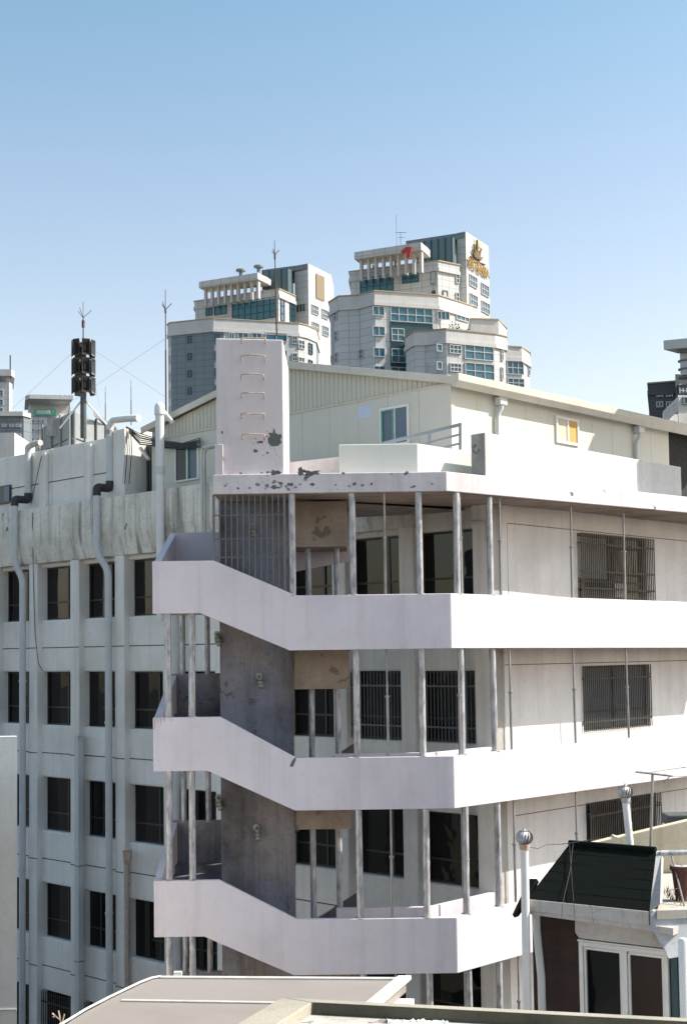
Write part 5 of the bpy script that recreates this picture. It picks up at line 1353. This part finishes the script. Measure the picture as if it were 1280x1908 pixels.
# right return of the house, stained whitish
a0r, _ = hA(1243, 1760, -0.3)
M['stainwhite'] = plaster('blue_white_stained_plaster', (0.55, 0.56, 0.58), (0.18, 0.2, 0.22), 0.8, 0.5, peel=(3, 0.6), peelcol=(0.32, 0.34, 0.38), grime=0.5, crack=1)
K0 = HF(a0r+0.0, -0.25, 0); K1 = K0+Vector((2.5, 1.1, 0))
MB().prism([Zc(E1, ze-0.19)+hd*0.02+hn*0.01, Zc(E1, ze+0.0)+hd*0.02+hn*0.01, Zc(E1, ze+0.0)+Vector((2.6, 0.3, 0)), Zc(E1, ze-0.42)+Vector((2.6, 0.3, 0)), Zc(E1, ze-0.62)+hd*0.28+hn*0.01], -hn*0.3).build('side_wall', M['stainwhite'], H)
MB().box(HF, aR+0.02, aR+0.12, -0.55, -0.45, GZ, ze-0.3).build('window_post', M['tealdark'], H)
MB().box(HF, aR+0.13, aR+2.5, -0.75, -0.6, GZ, ze-0.35).build('side_glass', M['glass'], H)
# terrace floor beside the roof
ZT = ze+0.02
fl = [Zc(E1, ZT)+hd*0.12, Zc(E1, ZT)+Vector((2.8, 0.25, 0)), Zc(E1, ZT)+Vector((2.8, 3.2, 0)), Zc(T1, ZT)+Vector((0.0, 2.2, 0)), Zc(T1, ZT)+Vector((0.06, 0, 0))]
MB().prism(fl, (0, 0, -0.12)).build('terrace_floor', M['roof'], H)
# downpipe at the brick wall
a0p, zp = hA(1000, 1712, -0.38)
MB().tube([HF(a0p, -0.36, ze-0.2), HF(a0p, -0.36, ze-0.5), HF(a0p+0.06, -0.36, ze-1.2), HF(a0p+0.1, -0.36, GZ)], 0.06, 12).build('downpipe', M['pvc'], H, smooth=True)
mb = MB()
for i in range(16):
    mb.tube([HF(a0p-0.14, -0.36, ze-0.3-i*0.11), HF(a0p-0.14, -0.36, ze-0.345-i*0.11)], 0.016, 5)
mb.build('chain_drain', M['white'], H)
# wires over the roof
for pts in ([(1067, 1572), (1062, 1620), (1047, 1686), (1046, 1715)], [(1060, 1571), (1068, 1680), (1071, 1718)]):
    w_ = MB().tube([hit(x, y, bil(0.4, 0.0)+nrm*0.05, nrm) if y < 1690 else hf(x, y, 0.06) for x, y in pts], 0.0035, 5).build('wire', M['black'], None)
    tag(w_, 'thin black wire lying down the shingle slope, the %s of two' % ('left one at the eave' if pts[0][0] == 1067 else 'right one at the eave'), 'wire')
pts = [atY(985, 1578, 20.4), atY(1002, 1581, 20.5), atY(1020, 1573, 20.7), atY(1045, 1573, 20.8), atY(1060, 1571, 20.8), atY(1120, 1562, 20.9)]
tag(MB().tube(pts, 0.006, 5).build('wire', M['black']), 'slack black wire from the left turbine vent to the house ridge', 'wire')
# pale parapet wall behind the house roof
bpts = [(1092, 1574), (1140, 1562), (1144, 1557), (1152, 1560), (1285, 1528), (1285, 1640), (1092, 1640)]
bw = MB().prism([atY(x, y, 22.6) for x, y in bpts], (0, 0.2, 0)).build('beige_wall', M['facadeR'] if 0 else plaster('beige_wall_plaster', (0.66, 0.57, 0.42), (0.25, 0.2, 0.15), 0.4, 0.4, grime=0.3), None, bevel=0.01)
tag(bw, 'low beige terrace wall rising to the right behind the shingle roof', 'wall')
o = MB().box(lambda a, b, c: atY(1262, 1529, 23.4)+Vector((a, b, c)), -0.17, 0.5, 0, 0.5, -0.09, 0.09).build('dark_box', M['darkcor'], None, bevel=0.02)
tag(o, 'dark flat cover sitting on top of the beige terrace wall', 'cover')
# terrace railing
rl = thing('terrace_railing', 'thin grey pipe railing round the small plant terrace at the right edge', 'railing', Zc(T1, ZT))
ra = Zc(T1, zt6-0.02)+Vector((0.05, -0.05, 0)); 
MB().tube([ra, ra+Vector((2.5, -0.1, 0.02))], 0.04, 10).build('top_rail', M['galv'], rl, smooth=True)
for dx in (0.2, 0.58, 1.1, 1.6):
    MB().tube([Zc(ra, ZT)+Vector((dx, -0.55, 0)), Zc(ra, zt6-0.05)+Vector((dx-0.04, -0.03, 0))], 0.014, 6).build('post', M['galvthin'], rl)
for a, b in (((0.2, 0.55), (0.6, 0.2)), ((0.05, 0.15), (0.5, 0.5))):
    MB().tube([Zc(ra, ZT+a[1])+Vector((a[0], -0.2, 0)), Zc(ra, ZT+b[1]-.1)+Vector((b[0]+.4, -0.25, 0))], 0.006, 4).build('tie_wire', M['rust'], rl)
# flower pot
fp = atY(1275, 1640, 19.9); fp = Zc(fp, ZT)
pt = thing('flower_pot', 'tall dark red plastic flower pot on the plant terrace', 'flower pot', fp+Vector((0, 0.2, 0)))
MB().tube([fp+Vector((0, .2, 0)), fp+Vector((0, .2, 0.44)), fp+Vector((0, .2, 0.44)), fp+Vector((0, .2, 0.5))], [0.09, 0.14, 0.165, 0.165], 16).build('pot', simple('red_plastic', (0.07, 0.016, 0.012), 0.5), pt, smooth=True)
MB().tube([fp+Vector((0, .2, 0.47)), fp+Vector((0, .2, 0.505))], [0.12, 0.14], 12).build('soil', M['roof'], pt)
mb = MB(); rn = random.Random(9)
for i in range(260):
    c = Zc(ra, ZT)+Vector((rn.uniform(0.1, 1.5), rn.uniform(-0.5, 0.6), 0)); h = rn.uniform(0.04, 0.16)
    d = Vector((rn.uniform(-.05, .05), rn.uniform(-.04, .04), h)); s_ = Vector((0.008, 0, 0))
    mb.add([c-s_, c+s_, c+d], [(0, 1, 2)])
o = mb.build('dry_plants', M['drygrass'], None, stuff=True); tag(o, 'dry brown stems and litter along the terrace edge behind the railing', 'plants')
# white pipe at the right edge
a = atY(1273, 1750, 18.2)
o = thing('white_pipe', 'thick white pipe with rounded top at the lower right edge in front of the house', 'pipe', Zc(a, GZ))
MB().tube([Zc(a, GZ), Zc(a, a.z-0.03), Zc(a, a.z+0.01)], [0.085, 0.075, 0.05], 16).build('pipe', M['pvcw'], o, smooth=True)
# turbine vents
def turbine(label, px, ytop, ybot, pxb, Y, rpx, zlow):
    c = atY(px, ytop, Y); b = atY(pxb, ybot, Y); R = rpx/FPX*Y
    th = thing('turbine_vent', label, 'vent', Zc(b, zlow), 'turbine vents on white pipes')
    h0 = c.z-R*1.75
    d = (Vector((c.x, Y, h0))-b)
    foot = b+d*((zlow-b.z)/d.z)
    MB().tube([foot, Vector((c.x, Y, h0-0.02))], [R*0.50, R*0.46], 16).build('flue', M['pvcw'], th, smooth=True)
    MB().tube([Vector((c.x, Y, h0-0.05)), Vector((c.x, Y, h0+R*0.25))], [R*0.55, R*0.62], 16).build('collar', M['rust'] if rpx > 15.5 else M['galv'], th, smooth=True)
    cc = Vector((c.x, Y, h0+R*0.95)); nB = 16
    MB().tube([cc+Vector((0, 0, -R*0.7)), cc+Vector((0, 0, R*0.72))], R*0.55, 12).build('rotor_core', M['frame'], th)
    for i in range(nB):
        a0 = 2*math.pi*i/nB; mb = MB(); vs = []
        for k in range(7):
            ph_ = -1.15+2.3*k/6; rr = R*math.cos(ph_)**0.75; zz = R*0.78*math.sin(ph_)
            for dd, rf in ((0.0, 1.0), (0.34, 0.86)):
                a = a0+dd+0.25*ph_; vs.append(cc+Vector((rr*rf*math.cos(a), rr*rf*math.sin(a), zz)))
        mb.add(vs, [(k*2, k*2+1, k*2+3, k*2+2) for k in range(6)]).build('blade', M['galv'], th, smooth=True)
    MB().tube([cc+Vector((0, 0, R*0.70)), cc+Vector((0, 0, R*0.80)), cc+Vector((0, 0, R*0.95)), cc+Vector((0, 0, R*1.1))], [R*0.5, R*0.25, R*0.1, R*0.08], 12).build('cap', M['galvthin'], th, smooth=True)
turbine('spinning-type metal turbine vent on a white pipe left of the shingle roof', 976, 1547, 1890, 982, 20.4, 16.5, GZ)
turbine('metal turbine vent on a leaning white pipe behind the shingle roof ridge', 1164, 1464, 1580, 1174, 21.6, 14.5, -4.2)
# television aerial
an = thing('tv_aerial', 'old thin television aerial with bent arms behind the shingle roof', 'antenna', atY(1211, 1590, 21.2))
MB().tube([atY(1211, 1600, 21.2), atY(1215, 1442, 21.2)], 0.022, 8).build('mast', M['galvthin'], an)
MB().tube([atY(1183, 1438, 21.2), atY(1252, 1446, 21.1)], 0.018, 6).build('boom', M['galvthin'], an)
for a, b in (((1212, 1439, 21.3), (1300, 1426, 23)), ((1235, 1458, 21.1), (1248, 1446, 21.1)), ((1250, 1446, 21.1), (1300, 1446, 22.5)), ((1268, 1431, 22.2), (1276, 1429, 22.2)), ((1270, 1446, 21.8), (1282, 1446, 22))):
    MB().tube([atY(*a), atY(*b)], 0.008, 5).build('element', M['galvthin'], an)
# bare twig at the lower left
tw_ = MB(); b0 = atY(113, 1925, 22)
for a, b in (((118, 1925), (112, 1893)), ((113, 1900), (98, 1888)), ((116, 1910), (121, 1890)), ((112, 1893), (110, 1883)), ((104, 1893), (99, 1895))):
    tw_.tube([atY(*a, 22), atY(*b, 22)], 0.012, 5)
tw_.tube([atY(118, 1925, 22), Zc(atY(118, 1925, 22), GZ)], 0.03, 6)
tag(tw_.build('bare_twig', M['rust']), 'bare pinkish twig poking up beside the pale shed roof', 'plant')

# ---------------------------------------------------------------- city behind the viewpoint (seen only in reflections)
M['opp'] = plaster('opposite_wall', (0.19, 0.18, 0.155), (0.12, 0.11, 0.1), 0.3, 0.3)
for i, (x, y, w_, d_, h) in enumerate(((-34, -6, 16, 22, 12), (-30, 22, 9, 14, 9.2), (-52, 8, 14, 30, 20), (-14, -30, 22, 14, 13), (12, -34, 18, 12, 16), (-70, -20, 20, 40, 24))):
    b_ = thing('opposite_building', ('beige', 'cream', 'pale grey', 'sand coloured', 'light brown', 'tall pale')[i]+' building standing across the courtyard, outside the picture', 'building', (x, y, GZ))
    MB().box(XYZ, x-w_/2, x+w_/2, y-d_/2, y+d_/2, GZ, GZ+h+0).build('wall', M['opp'], b_)
    mb = MB()
    for zz in range(int(h/3.3)):
        for k in range(int(d_/3)): mb.box(XYZ, x+w_/2-0.05, x+w_/2+0.04, y-d_/2+0.9+3*k, y-d_/2+2.3+3*k, GZ+1+3.3*zz, GZ+2.6+3.3*zz)
    mb.build('window_row', M['glass'], b_)
